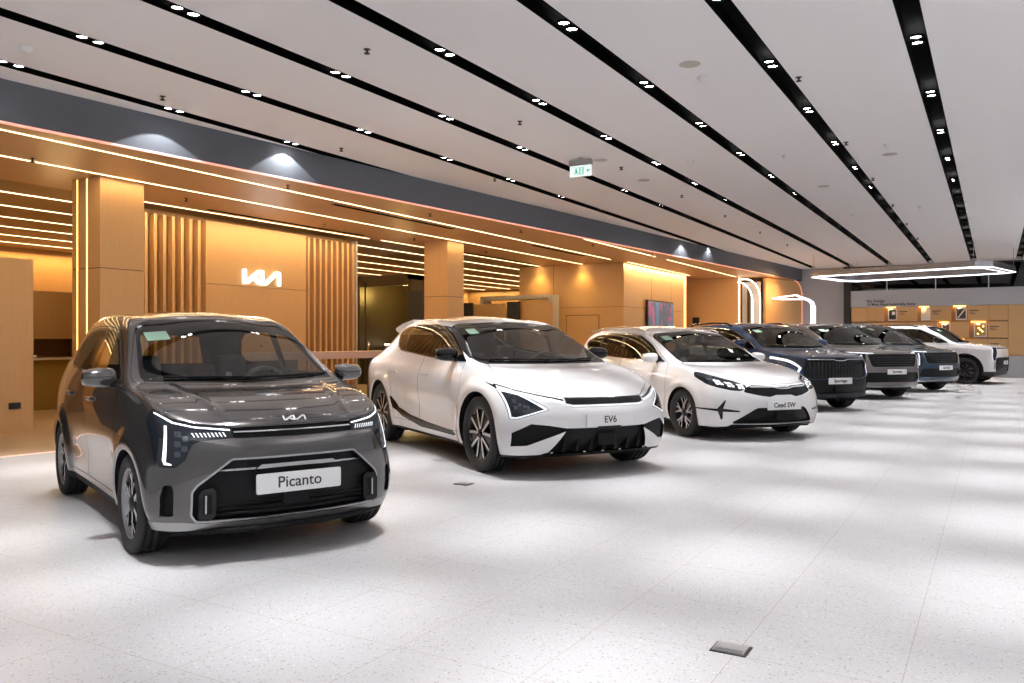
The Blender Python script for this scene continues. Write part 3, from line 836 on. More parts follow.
def car_ev6(loc, rz):
    root = empty('crossover_car', loc, rz, 'white crossover with black mirrors and nameplate reading EV6, second car of the row', 'car')
    B, WB, rw = ev6_body()
    G, K, P = MATS['gloss_black'], MATS['grille_black'], MATS['plastic_dark']
    B.arch(0, rw, .415, .60); B.arch(-WB, rw, .415, .60)
    B.panel(rnd([(-.1, 1.065), (.66, 1.07), (.745, 1.095), (.67, 1.39), (.60, 1.425), (-.1, 1.462)], .03), 'x', lambda c, n: -1.55 < c.x < -.05 and c.z > 1.0, 'windscreen', MATS['windscreen'], .045, G)
    B.set([f for f in B.cut([(.70, 1.075), (.80, 1.10), (.775, 1.25), (.735, 1.40), (.70, 1.455), (.665, 1.42), (.66, 1.3)], 'x', lambda c, n: -1.5 < c.x < -.3 and c.z > 1.07 and c.y > .6) if B.parts[f[B.pl]] == 'body'], 'pillar_cover', G)
    side = lambda c, n: n.y > .15 and c.z > .95
    # one black band holds all the side glass
    band = [(-.47, 1.06), (-.56, 1.10), (-.88, 1.27), (-1.27, 1.43), (-1.6, 1.472), (-2.3, 1.475), (-2.68, 1.445), (-2.86, 1.39), (-2.86, 1.345), (-2.66, 1.21), (-2.50, 1.165), (-1.5, 1.098), (-.8, 1.062)]
    B.set(B.cut(rnd(band, .03), 'y', lambda c, n: n.y > .1 and c.z > .98), 'window_surround', G)
    dl = lambda c, n: n.y > .1 and c.z > .2
    B.panel([(-.50, .34), (-.46, .85), (-.50, 1.05), (-.8, 1.052), (-1.62, 1.098), (-1.64, .34)], 'y', dl, 'front_door', None, .005)
    B.panel([(-1.65, .34), (-1.63, 1.10), (-2.5, 1.155), (-2.62, 1.15), (-2.60, .95), (-2.46, .70), (-2.40, .50), (-2.38, .34)], 'y', dl, 'rear_door', None, .005)
    for nm, w in (('front_window', [(-.78, 1.085), (-.80, 1.20), (-1.0, 1.30), (-1.27, 1.40), (-1.53, 1.44), (-1.56, 1.12)]),
                  ('rear_side_window', [(-1.64, 1.13), (-1.60, 1.445), (-2.0, 1.45), (-2.3, 1.445), (-2.42, 1.42), (-2.30, 1.165)]),
                  ('quarter_window', [(-2.38, 1.18), (-2.50, 1.42), (-2.70, 1.39), (-2.79, 1.355), (-2.60, 1.21), (-2.48, 1.18)])):
        B.set(B.cut(rnd(w, .02), 'y', side), nm, MATS['side_glass'])
    # dark wedge above the sill, thickening towards the front door
    B.set(B.cut([(-.60, .305), (-.70, .335), (-1.4, .365), (-1.9, .41), (-2.25, .475), (-2.43, .60), (-2.47, .60), (-2.40, .46), (-2.15, .37), (-1.6, .292), (-.66, .285)], 'y', lambda c, n: c.y > .5), 'sill_trim', G)
    B.set(B.cut([(.2, .15), (-3.1, .15), (-2.5, .245), (-.40, .235)], 'y', lambda c, n: c.y > .5), 'side_skirt', P)
    bn = [(-.1, .742), (.42, .752), (.62, .80), (.74, .845), (.80, .91), (.80, .97), (.76, 1.01), (.70, 1.04), (-.1, 1.035)]
    B.panel(bn, 'x', lambda c, n: n.z > .2 and c.x > -.40 and c.z > .72, 'bonnet', None, .004)
    ev6_front(root, B)
    MB().prism([(-2.62, 1.548), (-3.0, 1.505), (-3.27, 1.445), (-3.25, 1.41), (-3.05, 1.36), (-2.62, 1.46)], -.60, .60, 'y', mat=MATS['paint_white_pearl']).build('roof_spoiler', root)
    B.finish(root, ('front_door', 'rear_door', 'front_window', 'rear_side_window', 'quarter_window', 'window_surround', 'pillar_cover', 'sill_trim', 'headlamp', 'daylight_strip', 'air_curtain', 'lamp_wing', 'side_skirt', 'wheel_well'), {}, ('body', 'front_door', 'rear_door'))
    sp = [(5, 0, [(rect2(-.03, .18, -.30, .93, .09, .12), .03, .004, 'alloy'), (rect2(.03, .18, .30, .93, .09, .12), .03, .004, 'alloy')]),
          (5, 36, [([(-.10, .2), (.10, .2), (.15, .96), (-.15, .96)], .02, -.006, 'gloss_black'), ([(-.09, .88), (.09, .88), (.10, .965), (-.10, .965)], .02, .0, 'alloy')])]
    st = dict(spokes=sp, dish=.012, barrel=MATS['alloy_dark'], hub='gloss_black')
    for cx in (0, -WB):
        for sd in (1, -1): make_wheel(root, cx, sd * .825, rw, .262, .235, st, sd)
    interior(root, (-.62, 1.0, -1.55, -2.45, .38, .36, .80))
    underbody(root, -3.6, .6, .72, .18, P)
    for sd in (1, -1): mirror_part(root, -.72, .955, 1.135, G, sd, 1.05)
    wiper(root, B, -.05, .60, 1.063, 1.075, P); wiper(root, B, -.64, .02, 1.075, 1.066, P)
    handles(root, B, (-1.46, -2.42), .90, MATS['paint_white_pearl'], .006, (.11, .006, .012, .005))
    strip_obj(root, B, 'windscreen_sticker', [(-.59, 1.375), (-.47, 1.385)], .055, MATS['sticker'], off=.004, thick=.001)
    return root
def ev6_front(root, B):
    G, K, P, W = MATS['gloss_black'], MATS['grille_black'], MATS['plastic_dark'], MATS['paint_white_pearl']
    fr = lambda c, n: n.x > .02 and c.x > .1 and c.z < .9
    B.set(B.cut([(.07, .888), (.33, .848), (.40, .80), (.20, .855)], 'y', lambda c, n: c.z > .7), 'lamp_wing', G)
    B.set(B.cut([(.44, .690), (.44, .737), (.62, .775), (.79, .822), (.88, .865), (.895, .80), (.88, .56), (.836, .556), (.585, .646), (.72, .70), (.60, .722)], 'x', fr), 'headlamp', W)
    tri = [(.893, .83), (.880, .562), (.836, .560), (.592, .646), (.605, .664), (.79, .79)]
    B.panel(tri, 'x', fr, 'headlamp', MATS['drl_soft'], .005, G, 'headlamp', only=None)
    B.set(B.cut([(.880, .805), (.868, .578), (.838, .574), (.622, .648), (.79, .775)], 'x', fr), 'headlamp', MATS['lens'])
    for (y, z) in ((.83, .72), (.80, .69), (.77, .675), (.83, .66), (.74, .665)):
        B.set(B.cut(rnd([(y - .012, z - .016), (y + .012, z - .016), (y + .012, z + .016), (y - .012, z + .016)], .006), 'x', fr), 'headlamp', MATS['reflector'])
    B.set(B.cut([(.445, .722), (.445, .738), (.62, .776), (.79, .823), (.885, .872), (.89, .862), (.79, .812), (.62, .764)], 'x', fr), 'headlamp', G)
    B.set(B.cut([(.445, .700), (.445, .716), (.62, .756), (.79, .802), (.878, .838), (.880, .828), (.79, .790), (.62, .743)], 'x', fr), 'daylight_strip', MATS['drl_soft'])
    B.set(B.cut([(-.1, .664), (.37, .664), (.436, .676), (.436, .757), (.37, .755), (-.1, .750)], 'x', fr), 'upper_grille', MATS['chrome'])
    B.set(B.cut([(-.1, .690), (.375, .690), (.428, .704), (.428, .752), (.37, .750), (-.1, .745)], 'x', fr), 'upper_grille', G)
    B.set(B.cut([(-.1, .673), (.37, .673), (.43, .684), (.43, .695), (.37, .684), (-.1, .684)], 'x', fr), 'upper_grille', MATS['drl_soft'])
    pk = B.set(B.cut([(.872, .305), (.872, .43), (.73, .515), (.58, .500), (.44, .475), (.44, .445), (.62, .37), (.75, .312)], 'x', fr), 'air_curtain', P)
    B.recess(pk, (-.03, 0, 0))
    gr = B.set(B.cut([(-.1, .474), (.30, .474), (.44, .475), (.44, .44), (.55, .245), (.50, .226), (-.1, .235)], 'x', fr), 'lower_grille', K)
    B.recess(gr, (-.05, 0, 0))
    B.set(B.cut([(-.1, .10), (.95, .10), (.95, .216), (.62, .222), (.555, .245), (.50, .238), (-.1, .238)], 'x', lambda c, n: c.x > .3 and n.x > -.3), 'bumper_lip', G)
    plate(root, B, .545, 'EV6', .088, w=.52, h=.115, off=.008, bold=.001)
    mb = MB().m(P)
    for k in range(7):
        y = -.42 + .14 * k; mb.prism([(y - .03, .25), (y + .0, .25), (y + .04, .46), (y + .01, .46)], .72, .81 - .1 * abs(y), 'x')
    mb.build('grille_bars', root)
    MB().box(.77, .84, -.10, .10, .30, .42, bev=.008, mat=P).build('radar_cover', root)
    MB().box(.80, .89, -.13, .13, .462, .484, bev=.006, mat=G).build('plate_bracket', root)
    for k in (-.52, -.2, 0, .2, .52):
        p, n = B.hit('x', k, .245, off=.004); MB().box(-.004, .008, -.014, .014, -.006, .006, bev=.003, mat=MATS['chrome']).build('parking_sensor', root, loc=p)
# ================================================================ white estate
def ceed_body():
    WB = 2.65; rw = .318
    def disp(c):
        d = Vector((0, 0, 0))
        if c.y > .4 and c.z < .85:
            for cx in (0, -WB):
                r = math.hypot(c.x - cx, c.z - rw)
                d.y += .02 * sm(1 - abs(r - .385) / .12) * sm((.85 - c.z) / .12)
            if -2.3 < c.x < -.42: d.y -= .018 * sm(1 - abs(c.z - .45) / .2) * sm((c.x + 2.3) / .3) * sm((-.40 - c.x) / .3)
        return d
    sp = dict(paint=MATS['paint_white'], lev=4,
        S=[.60, .38, .12, -.12, -.42, -.82, -1.35, -2.0, -2.65, -3.15, -3.5],
        L=[[(.6, .79, .18), (.3, .84, .18), (-1.3, .85, .19), (-2.6, .86, .20), (-3.5, .78, .28)],
           [(.6, .85, .32), (.3, .88, .32), (0, .885, .33), (-1.3, .875, .33), (-2.6, .895, .34), (-3.5, .83, .4)],
           [(.6, .845, .49), (.3, .885, .50), (0, .893, .52), (-1.3, .89, .52), (-2.6, .905, .55), (-3.5, .84, .6)],
           [(.6, .80, .63), (.3, .868, .69), (0, .89, .73), (-1.3, .89, .79), (-2.6, .895, .83), (-3.5, .83, .86)],
           [(.6, .72, .735), (.3, .80, .83), (0, .825, .885), (-.4, .83, .93), (-1., .828, .955), (-2., .82, .985), (-2.8, .79, 1.02), (-3.5, .72, 1.03)]],
        rail=[(.57, .62, .755), (.36, .71, .85), (.10, .745, .905), (-.12, .755, .945), (-.42, .745, .995), (-.85, .715, 1.18), (-1.38, .675, 1.37), (-2.0, .66, 1.43), (-2.65, .64, 1.425), (-3.15, .615, 1.375), (-3.43, .60, 1.27)],
        mid=[(.86, .73), (.59, .805), (.33, .865), (.04, .92), (-.22, .97), (-.72, 1.215), (-1.25, 1.435), (-2.0, 1.515), (-2.65, 1.515), (-3.2, 1.48), (-3.52, 1.42)],
        fp=2.3, front=[(.80, .18), (.92, .32), (.96, .48), (.95, .62), (.905, .70)],
        back=[(-3.6, .28), (-3.69, .42), (-3.71, .6), (-3.69, .86), (-3.64, 1.04)],
        crease=[(4, 4, 10, .3), (5, 4, 10, .25)], disp=[disp])
    return Body(sp), WB, rw
def car_ceed(loc, rz):
    root = empty('estate_car', loc, rz, 'white estate car with roof rails and nameplate reading Ceed SW, third in the row', 'car')
    B, WB, rw = ceed_body()
    G, K, P = MATS['gloss_black'], MATS['grille_black'], MATS['plastic_dark']
    B.arch(0, rw, .35, .6); B.arch(-WB, rw, .35, .6)
    B.panel(rnd([(-.1, .995), (.58, .99), (.655, 1.005), (.625, 1.32), (.545, 1.365), (-.1, 1.41)], .03), 'x', lambda c, n: -1.5 < c.x < -.05 and c.z > .94, 'windscreen', MATS['windscreen'], .026, G)
    side = lambda c, n: n.y > .12 and c.z > .9
    dl = lambda c, n: n.y > .1 and c.z > .2
    B.panel([(-.46, .30), (-.42, .80), (-.46, .96), (-.72, 1.075), (-1.05, 1.25), (-1.4, 1.375), (-1.9, 1.395), (-1.80, 1.03), (-1.80, .30)], 'y', dl, 'front_door', None, .005)
    B.panel([(-1.81, .30), (-1.81, 1.03), (-1.91, 1.395), (-2.4, 1.40), (-2.70, 1.39), (-2.72, 1.20), (-2.66, .98), (-2.45, .72), (-2.28, .52), (-2.24, .30)], 'y', dl, 'rear_door', None, .005)
    surr = [(-.56, .985), (-.75, 1.055), (-1.05, 1.225), (-1.4, 1.35), (-1.75, 1.378), (-2.4, 1.385), (-2.9, 1.36), (-3.22, 1.29), (-3.27, 1.24), (-3.1, 1.12), (-2.8, 1.065), (-1.8, 1.022)]
    B.panel(rnd(surr, .03), 'y', side, 'window_surround', G, .012, MATS['chrome'], only=None)
    for nm, w in (('front_window', [(-.78, 1.01), (-.80, 1.085), (-1.06, 1.205), (-1.4, 1.325), (-1.75, 1.355), (-1.86, 1.36), (-1.77, 1.035)]),
                  ('rear_side_window', [(-1.88, 1.04), (-1.98, 1.362), (-2.4, 1.362), (-2.62, 1.35), (-2.60, 1.07)]),
                  ('quarter_window', [(-2.68, 1.085), (-2.70, 1.345), (-2.9, 1.335), (-3.17, 1.275), (-3.20, 1.235), (-3.06, 1.135), (-2.85, 1.09)])):
        B.set(B.cut(rnd(w, .02), 'y', side), nm, MATS['side_glass'])
    B.set(B.cut([(.2, .13), (-2.8, .13), (-2.3, .225), (-.36, .21)], 'y', lambda c, n: c.y > .5), 'side_skirt', P)
    bn = [(-.1, .722), (.42, .735), (.62, .80), (.715, .855), (.745, .92), (.72, .96), (.66, .982), (-.1, .978)]
    B.panel(bn, 'x', lambda c, n: n.z > .2 and c.x > -.45 and c.z > .70, 'bonnet', None, .004)
    ceed_front(root, B)
    B.finish(root, ('front_door', 'rear_door', 'front_window', 'rear_side_window', 'quarter_window', 'window_surround', 'headlamp', 'daylight_strip', 'fog_trim', 'side_skirt', 'wheel_well'), {}, ('body', 'front_door', 'rear_door'))
    sp = [(5, 0, [(rect2(0, .15, -.10, .60, .11, .10), .03, 0, 'alloy'), (rect2(0, .15, .10, .60, .11, .10), .03, -.0015, 'alloy'),
                  (rect2(-.095, .52, -.33, .92, .09, .09), .03, -.003, 'alloy'), (rect2(.095, .52, .33, .92, .09, .09), .03, -.0045, 'alloy'),
                  (rect2(-.10, .55, -.02, .96, .07, .07), .03, -.006, 'alloy')])]
    st = dict(spokes=sp, dish=.012, barrel=MATS['alloy_dark'], hub='alloy_dark')
    for cx in (0, -WB):
        for sd in (1, -1): make_wheel(root, cx, sd * .785, rw, .226, .215, st, sd)
    interior(root, (-.62, .93, -1.5, -2.4, .36, .30, .76))
    underbody(root, -3.5, .65, .68, .15, P)
    for sd in (1, -1):
        mirror_part(root, -.74, .93, 1.04, MATS['paint_white'], sd, 1.02)
        MB().tube([(x, sd * y, z) for x, y, z in [(-1.35, .64, 1.41), (-1.5, .64, 1.455), (-2.1, .625, 1.49), (-2.8, .605, 1.485), (-3.2, .585, 1.45), (-3.35, .58, 1.40)]], .013, 8, mat=MATS['chrome']).build('roof_rail', root)
    wiper(root, B, -.05, .54, .99, 1.0, P); wiper(root, B, -.56, .02, 1.0, .995, P)
    handles(root, B, (-1.64, -2.42), .86, MATS['paint_white'])
    strip_obj(root, B, 'windscreen_sticker', [(-.54, 1.315), (-.42, 1.325)], .055, MATS['sticker'], off=.004, thick=.001)
    return root
def ceed_front(root, B):
    G, K, P, W = MATS['gloss_black'], MATS['grille_black'], MATS['plastic_dark'], MATS['paint_white']
    fr = lambda c, n: n.x > .02 and c.x > .1 and c.z < .92
    lamp = [(.805, .873), (.835, .81), (.815, .715), (.76, .685), (.64, .652), (.55, .645), (.48, .672), (.462, .712), (.52, .755), (.62, .79), (.72, .828)]
    B.panel(rnd(lamp, .02), 'x', fr, 'headlamp', MATS['lens'], .004, G, 'headlamp')
    for (y, z, k) in ((.72, .745, 1), (.625, .718, 1.05), (.525, .695, 1.)):
        for dy, dz in ((-.016, .016), (.016, .02), (-.018, -.016), (.018, -.012)):
            B.set(B.cut(rnd([(y + dy * k - .014, z + dz * k - .013), (y + dy * k + .014, z + dz * k - .011), (y + dy * k + .015, z + dz * k + .015), (y + dy * k - .012, z + dz * k + .012)], .004), 'x', fr), 'daylight_strip', MATS['drl_soft'])
    for (y, z) in ((.775, .785), (.675, .775), (.575, .75)):
        B.set(B.cut(rnd([(y - .02, z - .012), (y + .02, z - .01), (y + .02, z + .012), (y - .02, z + .01)], .005), 'x', fr), 'headlamp', MATS['reflector'])
    gp = [(-.1, .690), (.10, .690), (.16, .708), (.40, .716), (.455, .70), (.515, .640), (.49, .622), (.33, .585), (.20, .568), (.15, .582), (.12, .592), (-.1, .592)]
    B.panel(gp, 'x', fr, 'upper_grille', K, .015, MATS['emblem'], 'grille_surround')
    B.recess([f for f in B.bm.faces if f[B.pl] == B.part('upper_grille')], (-.02, 0, 0))
    star = [(.905, .420), (.80, .418), (.722, .525), (.708, .525), (.742, .420), (.565, .394), (.565, .376), (.745, .380), (.738, .285), (.756, .278), (.795, .385), (.905, .402)]
    B.set(B.cut(star, 'x', lambda c, n: c.x > .3 and c.z < .6), 'fog_trim', G)
    lo = B.set(B.cut(rnd([(-.1, .432), (.355, .432), (.40, .41), (.62, .245), (.60, .222), (-.1, .222)], .012), 'x', fr), 'lower_grille', K)
    B.recess(lo, (-.04, 0, 0))
    B.set(B.cut([(-.1, .10), (.95, .10), (.95, .17), (.66, .19), (.62, .216), (-.1, .205)], 'x', lambda c, n: c.x > .3 and n.x > -.3), 'bumper_lip', G)
    plate(root, B, .462, 'Ceed SW', .085, w=.52, h=.115, off=.012)
    emblem(root, B, .735, .034, MATS['emblem'])
    MB().box(.87, .935, -.09, .09, .28, .385, bev=.008, mat=P).build('radar_cover', root)
    mb = MB().m(P)
    for z in (.26, .30, .34, .38): mb.tube([(.90 - .22 * (abs(y) / .5)**2.2, y, z) for y in [(-.45 + .9 * t / 12) for t in range(13)]], .006, 6)
    mb.build('grille_bars', root, recalc=True)
    MB().tube([(.955 - .30 * (abs(y) / .6)**2.3, y, .675 + .02 * sm((abs(y) - .06) / .1)) for y in [(-.42 + .84 * t / 20) for t in range(21)]], .008, 6, mat=MATS['emblem']).build('grille_blade', root)
# ================================================================ the four tall cars at the back of the row
SUVS = dict(
    sportage=dict(WB=2.68, fo=.92, ro=.93, hw=.93, H=1.66, zh=1.00, zc=1.15, xc=-.08, rk=1., rw=.36, paint='paint_blue', cowl=.0),
    sorento=dict(WB=2.815, fo=.96, ro=1.03, hw=.95, H=1.72, zh=1.04, zc=1.19, xc=-.08, rk=1., rw=.37, paint='paint_bronze', cowl=.0),
    carnival=dict(WB=3.09, fo=.95, ro=1.10, hw=.995, H=1.78, zh=1.02, zc=1.18, xc=.02, rk=1.2, rw=.365, paint='paint_teal', cowl=.0),
    ev9=dict(WB=3.10, fo=.88, ro=1.03, hw=.985, H=1.80, zh=1.12, zc=1.24, xc=-.15, rk=.95, rw=.40, paint='paint_white', cowl=.0))
def suv_body(k):
    q = SUVS[k]; WB, fo, ro, hw, H, zh, zc, xc, rk, rw = [q[n] for n in ('WB', 'fo', 'ro', 'hw', 'H', 'zh', 'zc', 'xc', 'rk', 'rw')]
    k_ = hw / .93; tail = -WB - ro
    S = [fo - .26, fo - .48, .14, (xc + .14) / 2 - .1, xc - .22, xc - .22 - .43 * rk, xc - .22 - .97 * rk, -.72 * WB, -WB + .1, -WB - .42, tail + .22]
    if k == 'ev9': S[0] = fo - .17; S[1] = fo - .42
    f0, b0 = S[0], S[-1]; e = .08 if k == 'ev9' else 0
    def disp(c):
        d = Vector((0, 0, 0))
        if c.y > .4 and c.z < 1.0:
            for cx in (0, -WB):
                r = math.hypot(c.x - cx, c.z - rw)
                d.y += .028 * sm(1 - abs(r - rw - .07) / .14) * sm((1.0 - c.z) / .12)
            if -WB + .4 < c.x < -.45: d.y -= .025 * sm(1 - abs(c.z - .55) / .25) * sm((c.x + WB - .4) / .3) * sm((-.42 - c.x) / .3)
        return d
    m = lambda *a: [(x, y * k_, z) for x, y, z in a]
    sp = dict(paint=MATS[q['paint']], lev=3, S=S,
        L=[m((f0, .80 + e, .26), (.3, .88, .26), (-1.3, .88, .27), (-WB, .89, .28), (b0, .80, .36)),
           m((f0, .855 + e, .42), (.3, .92, .42), (0, .925, .42), (-1.3, .91, .42), (-WB, .935, .44), (b0, .85, .5)),
           m((f0, .855 + e, .66), (.3, .925, .66), (0, .93, .66), (-1.3, .925, .66), (-WB, .94, .68), (b0, .86, .72)),
           m((f0, .825 + e, zh - .13), (.3, .915, zh - .09), (0, .925, zh - .07), (-1.3, .92, zc - .17), (-WB, .93, zc - .14), (b0, .85, zc - .14)),
           m((f0, .75 + e, zh - .02), (.3, .86, zh + .02), (0, .87, zh + .045), (-.4, .87, zc - .07), (-1.2, .865, zc - .045), (-WB, .83, zc), (b0, .76, zc + .01))],
        rail=[(S[0] - .02, (.68 + e) * k_, zh), (S[1], .80 * k_, zh + .04), (.12, .81 * k_, zh + (zc - zh) * .5), (S[3], .81 * k_, zc - .035), (xc - .22, .80 * k_, zc), (xc - .22 - .43 * rk, .75 * k_, zc + (H - .1 - zc) * .53), (xc - .22 - .97 * rk, .70 * k_, H - .115), (S[7], .69 * k_, H - .085), (S[8], .67 * k_, H - .10), (S[9], .65 * k_, H - .15), (b0 + .05, .64 * k_, H - .27)],
        mid=[(fo - .08, zh), (fo - .30, zh + .045), (.34, zh + (zc - zh) * .55), (.14 if xc < 0 else .2, zc - .035), (xc, zc + .01), (xc - .50 * rk, zc + (H - zc) * .57), (xc - 1.03 * rk, H - .04), (S[7], H), (S[8], H - .01), (S[9], H - .045), (b0 - .02, H - .10)],
        fp=4. if k == 'ev9' else 2.5, front=[(fo - .14, .26), (fo - .03, .42), (fo, .66), (fo - .005, zh - .14), (fo - .04, zh - .045)],
        back=[(tail + .12, .36), (tail + .03, .5), (tail, .72), (tail + .02, zc - .14), (tail + .06, zc + .03)],
        crease=[(4, 4, 10, .3), (5, 4, 10, .25)] + ([(3, 0, 10, .5), (4, 0, 4, .5)] if k == 'ev9' else []), disp=[disp])
    return Body(sp), WB, rw
for _k in SUVS:
    globals()[_k + '_body'] = (lambda kk: (lambda: suv_body(kk)))(_k)
def suv(k, root, front):
    q = SUVS[k]; B, WB, rw = suv_body(k); hw, H, zh, zc, xc, rk, fo, ro = [q[n] for n in ('hw', 'H', 'zh', 'zc', 'xc', 'rk', 'fo', 'ro')]
    k_ = hw / .93; paint = MATS[q['paint']]
    G, K, P = MATS['gloss_black'], MATS['grille_black'], MATS['plastic_dark']
    tr = (.07, P) if k != 'carnival' else None
    B.arch(0, rw, rw + .045, .62, tr); B.arch(-WB, rw, rw + .045, .62, tr)
    yb, yt = .70 * k_, .64 * k_
    B.panel(rnd([(-.1, zc + .03), (yb - .06, zc + .022), (yb + .01, zc + .04), (yt + .02, H - .17), (yt - .06, H - .12), (-.1, H - .085)], .03), 'x', lambda c, n: xc - 1.3 * rk < c.x < .25 and c.z > zc - .03, 'windscreen', MATS['windscreen'], .03, G)
    side = lambda c, n: n.y > .1 and c.z > zc - .08
    x0 = xc - .26; xb = -WB * .56; xr = -WB - ro + .42
    top = lambda x: H - .135 if x > -WB else H - .15
    band = [(x0 - .06, zc - .005), (x0 - .43 * rk - .06, zc + (H - .1 - zc) * .53 - .03), (x0 - .95 * rk, H - .155), (-.72 * WB, H - .125), (-WB, H - .135), (-WB - .35, H - .17), (xr, H - .26), (xr + .1, zc + .07), (-WB, zc + .035), (-1.2, zc + .0)]
    B.panel(rnd(band, .03), 'y', side, 'window_surround', G, .014, MATS['chrome'], only=None)
    fw = [(x0 - .22, zc + .03), (x0 - .43 * rk - .08, zc + (H - .1 - zc) * .50 - .05), (x0 - .95 * rk, H - .185), (xb + .04, H - .16), (xb + .05, zc + .03)]
    rwn = [(xb - .04, zc + .03), (xb - .04, H - .16), (-WB + .35, H - .155), (-WB + .12, zc + .06)]
    qw = [(-WB + .05, zc + .07), (-WB + .24, H - .16), (-WB - .3, H - .19), (xr + .06, H - .27), (xr + .15, zc + .10)]
    for nm, w in (('front_window', fw), ('rear_side_window', rwn), ('quarter_window', qw)): B.set(B.cut(rnd(w, .02), 'y', side), nm, MATS['side_glass'])
    dl = lambda c, n: n.y > .1 and c.z > .2
    B.panel([(-.50, .38), (-.46, .9), (-.48, zc - .06), (xb, zc - .03), (xb, .38)], 'y', dl, 'front_door', None, .005)
    B.panel([(xb - .01, .38), (xb - .01, zc - .03), (-WB + .15, zc), (-WB + .20, .85), (-WB + .48, .6), (-WB + .5, .38)], 'y', dl, 'rear_door', None, .005)
    if k != 'carnival':
        B.set(B.cut([(.3, .2), (-WB, .2), (-WB + .3, .42), (-.3, .42)], 'y', lambda c, n: c.y > .5), 'side_skirt', P)
    B.panel([(-.1, zh - .015), (.5, zh - .01), (.68 * k_, zh + .02), (.78 * k_, zh + .06), (.80 * k_, zc - .06), (.74 * k_, zc - .02), (.66, zc + .0), (-.1, zc - .01)], 'x', lambda c, n: n.z > .2 and c.x > xc - .2 and c.z > zh - .04, 'bonnet', None, .005)
    front(root, B, q)
    B.finish(root, ('front_door', 'rear_door', 'front_window', 'rear_side_window', 'quarter_window', 'window_surround', 'headlamp', 'daylight_strip', 'side_skirt', 'wheel_well', 'wheel_arch_trim', 'air_curtain'), {}, ('body', 'front_door', 'rear_door'))
    sp = [(5, 0, [(rect2(-.04, .15, -.22, .94, .13, .10), .03, 0, 'alloy'), (rect2(.04, .15, .22, .94, .13, .10), .03, -.002, 'alloy')])]
    st = dict(spokes=sp, dish=.012, barrel=MATS['alloy_dark'], hub='alloy_dark')
    if k == 'ev9': st = dict(spokes=[(8, 0, [(rect2(0, .15, 0, .95, .22, .3), .03, 0, 'alloy_dark')])], dish=.012, barrel=MATS['alloy_dark'], hub='alloy_dark')
    for cx in (0, -WB):
        for sd in (1, -1): make_wheel(root, cx, sd * (hw - .12), rw, rw * .70, .235, st, sd)
    interior(root, (xc - .42, zc - .07, xc - 1.35, xc - 2.25, .38, .46, hw - .16))
    underbody(root, -WB - ro + .2, fo - .3, hw - .22, .22, P)
    mm = G if k in ('ev9',) else paint
    for sd in (1, -1):
        mirror_part(root, xc - .60, hw + .045, zc + .09, mm, sd, 1.12)
        if k in ('sportage', 'sorento', 'ev9'):
            xs = [xc - 1.30 * rk, xc - 1.5 * rk, -WB * .8, -WB - .2, -WB - ro + .55]
            MB().tube([(x, sd * (.665 - .015 * i) * k_, H - .05 + d) for i, (x, d) in enumerate(zip(xs, (-.04, .03, .045, .02, -.06)))], .018, 8, mat=G if k != 'sorento' else MATS['chrome']).build('roof_rail', root)
    handles(root, B, (xb + .2, -WB + .35), zc - .17, paint)
    wiper(root, B, -.05, .6, zc + .01, zc + .03, P); wiper(root, B, -.62, .02, zc + .03, zc + .02, P)
    strip_obj(root, B, 'windscreen_sticker', [(-.56, H - .19), (-.44, H - .185)], .055, MATS['sticker'], off=.004, thick=.001)
    return B
def fr_s(root, B, q):
    G, K, P = MATS['gloss_black'], MATS['grille_black'], MATS['plastic_dark']; fr = lambda c, n: n.x > .02 and c.x > .1 and c.z < 1.05
    g = B.panel([(-.1, .975), (.50, .975), (.60, .955), (.70, .80), (.68, .64), (.55, .60), (-.1, .60)], 'x', fr, 'upper_grille', K, .0)
    B.recess(g, (-.02, 0, 0))
    B.panel([(.60, .955), (.72, .985), (.86, 1.0), (.90, .93), (.80, .80), (.74, .76), (.69, .80)], 'x', fr, 'headlamp', MATS['lens'], .006, G, 'headlamp', only=None)
    B.set(B.cut([(.90, 1.01), (.88, .985), (.80, .90), (.71, .80), (.765, .69), (.80, .69), (.755, .80), (.83, .87), (.915, .96)], 'x', lambda c, n: c.x > .1 and c.z < 1.05), 'daylight_strip', MATS['drl_soft'])
    lo = B.set(B.cut([(-.1, .59), (.55, .59), (.70, .62), (.84, .64), (.88, .45), (.84, .33), (-.1, .33)], 'x', fr), 'lower_grille', K); B.recess(lo, (-.03, 0, 0))
    B.set(B.cut([(-.1, .2), (.95, .2), (.95, .325), (-.1, .325)], 'x', lambda c, n: c.x > .3 and n.x > -.3), 'bumper_lip', MATS['plastic_grey'])
    MB().tube([(q['fo'] + .004 - .2 * (abs(y) / .75)**2.5, y, .925 + .025 * sm((abs(y) - .06) / .1)) for y in [(-.62 + 1.24 * t / 24) for t in range(25)]], .010, 6, mat=MATS['satin']).build('grille_blade', root)
    mb = MB().m(MATS['plastic_grey'])
    for j in range(17):
        y = -.56 + .07 * j; mb.box(q['fo'] - .05 - .2 * (abs(y) / .75)**2.5, q['fo'] - .018 - .2 * (abs(y) / .75)**2.5, y - .008, y + .008, .62, .90)
    mb.build('grille_bars', root)
    emblem(root, B, 1.035, .045, MATS['emblem']); plate(root, B, .565, 'Sportage', .08)
    MB().box(.84, .90, -.09, .09, .37, .47, bev=.008, mat=P).build('radar_cover', root)
def car_sportage(loc, rz):
    root = empty('suv_car', loc, rz, 'dark blue SUV with boomerang lamps and nameplate reading Sportage, fourth car of the row', 'car')
    suv('sportage', root, fr_s); return root
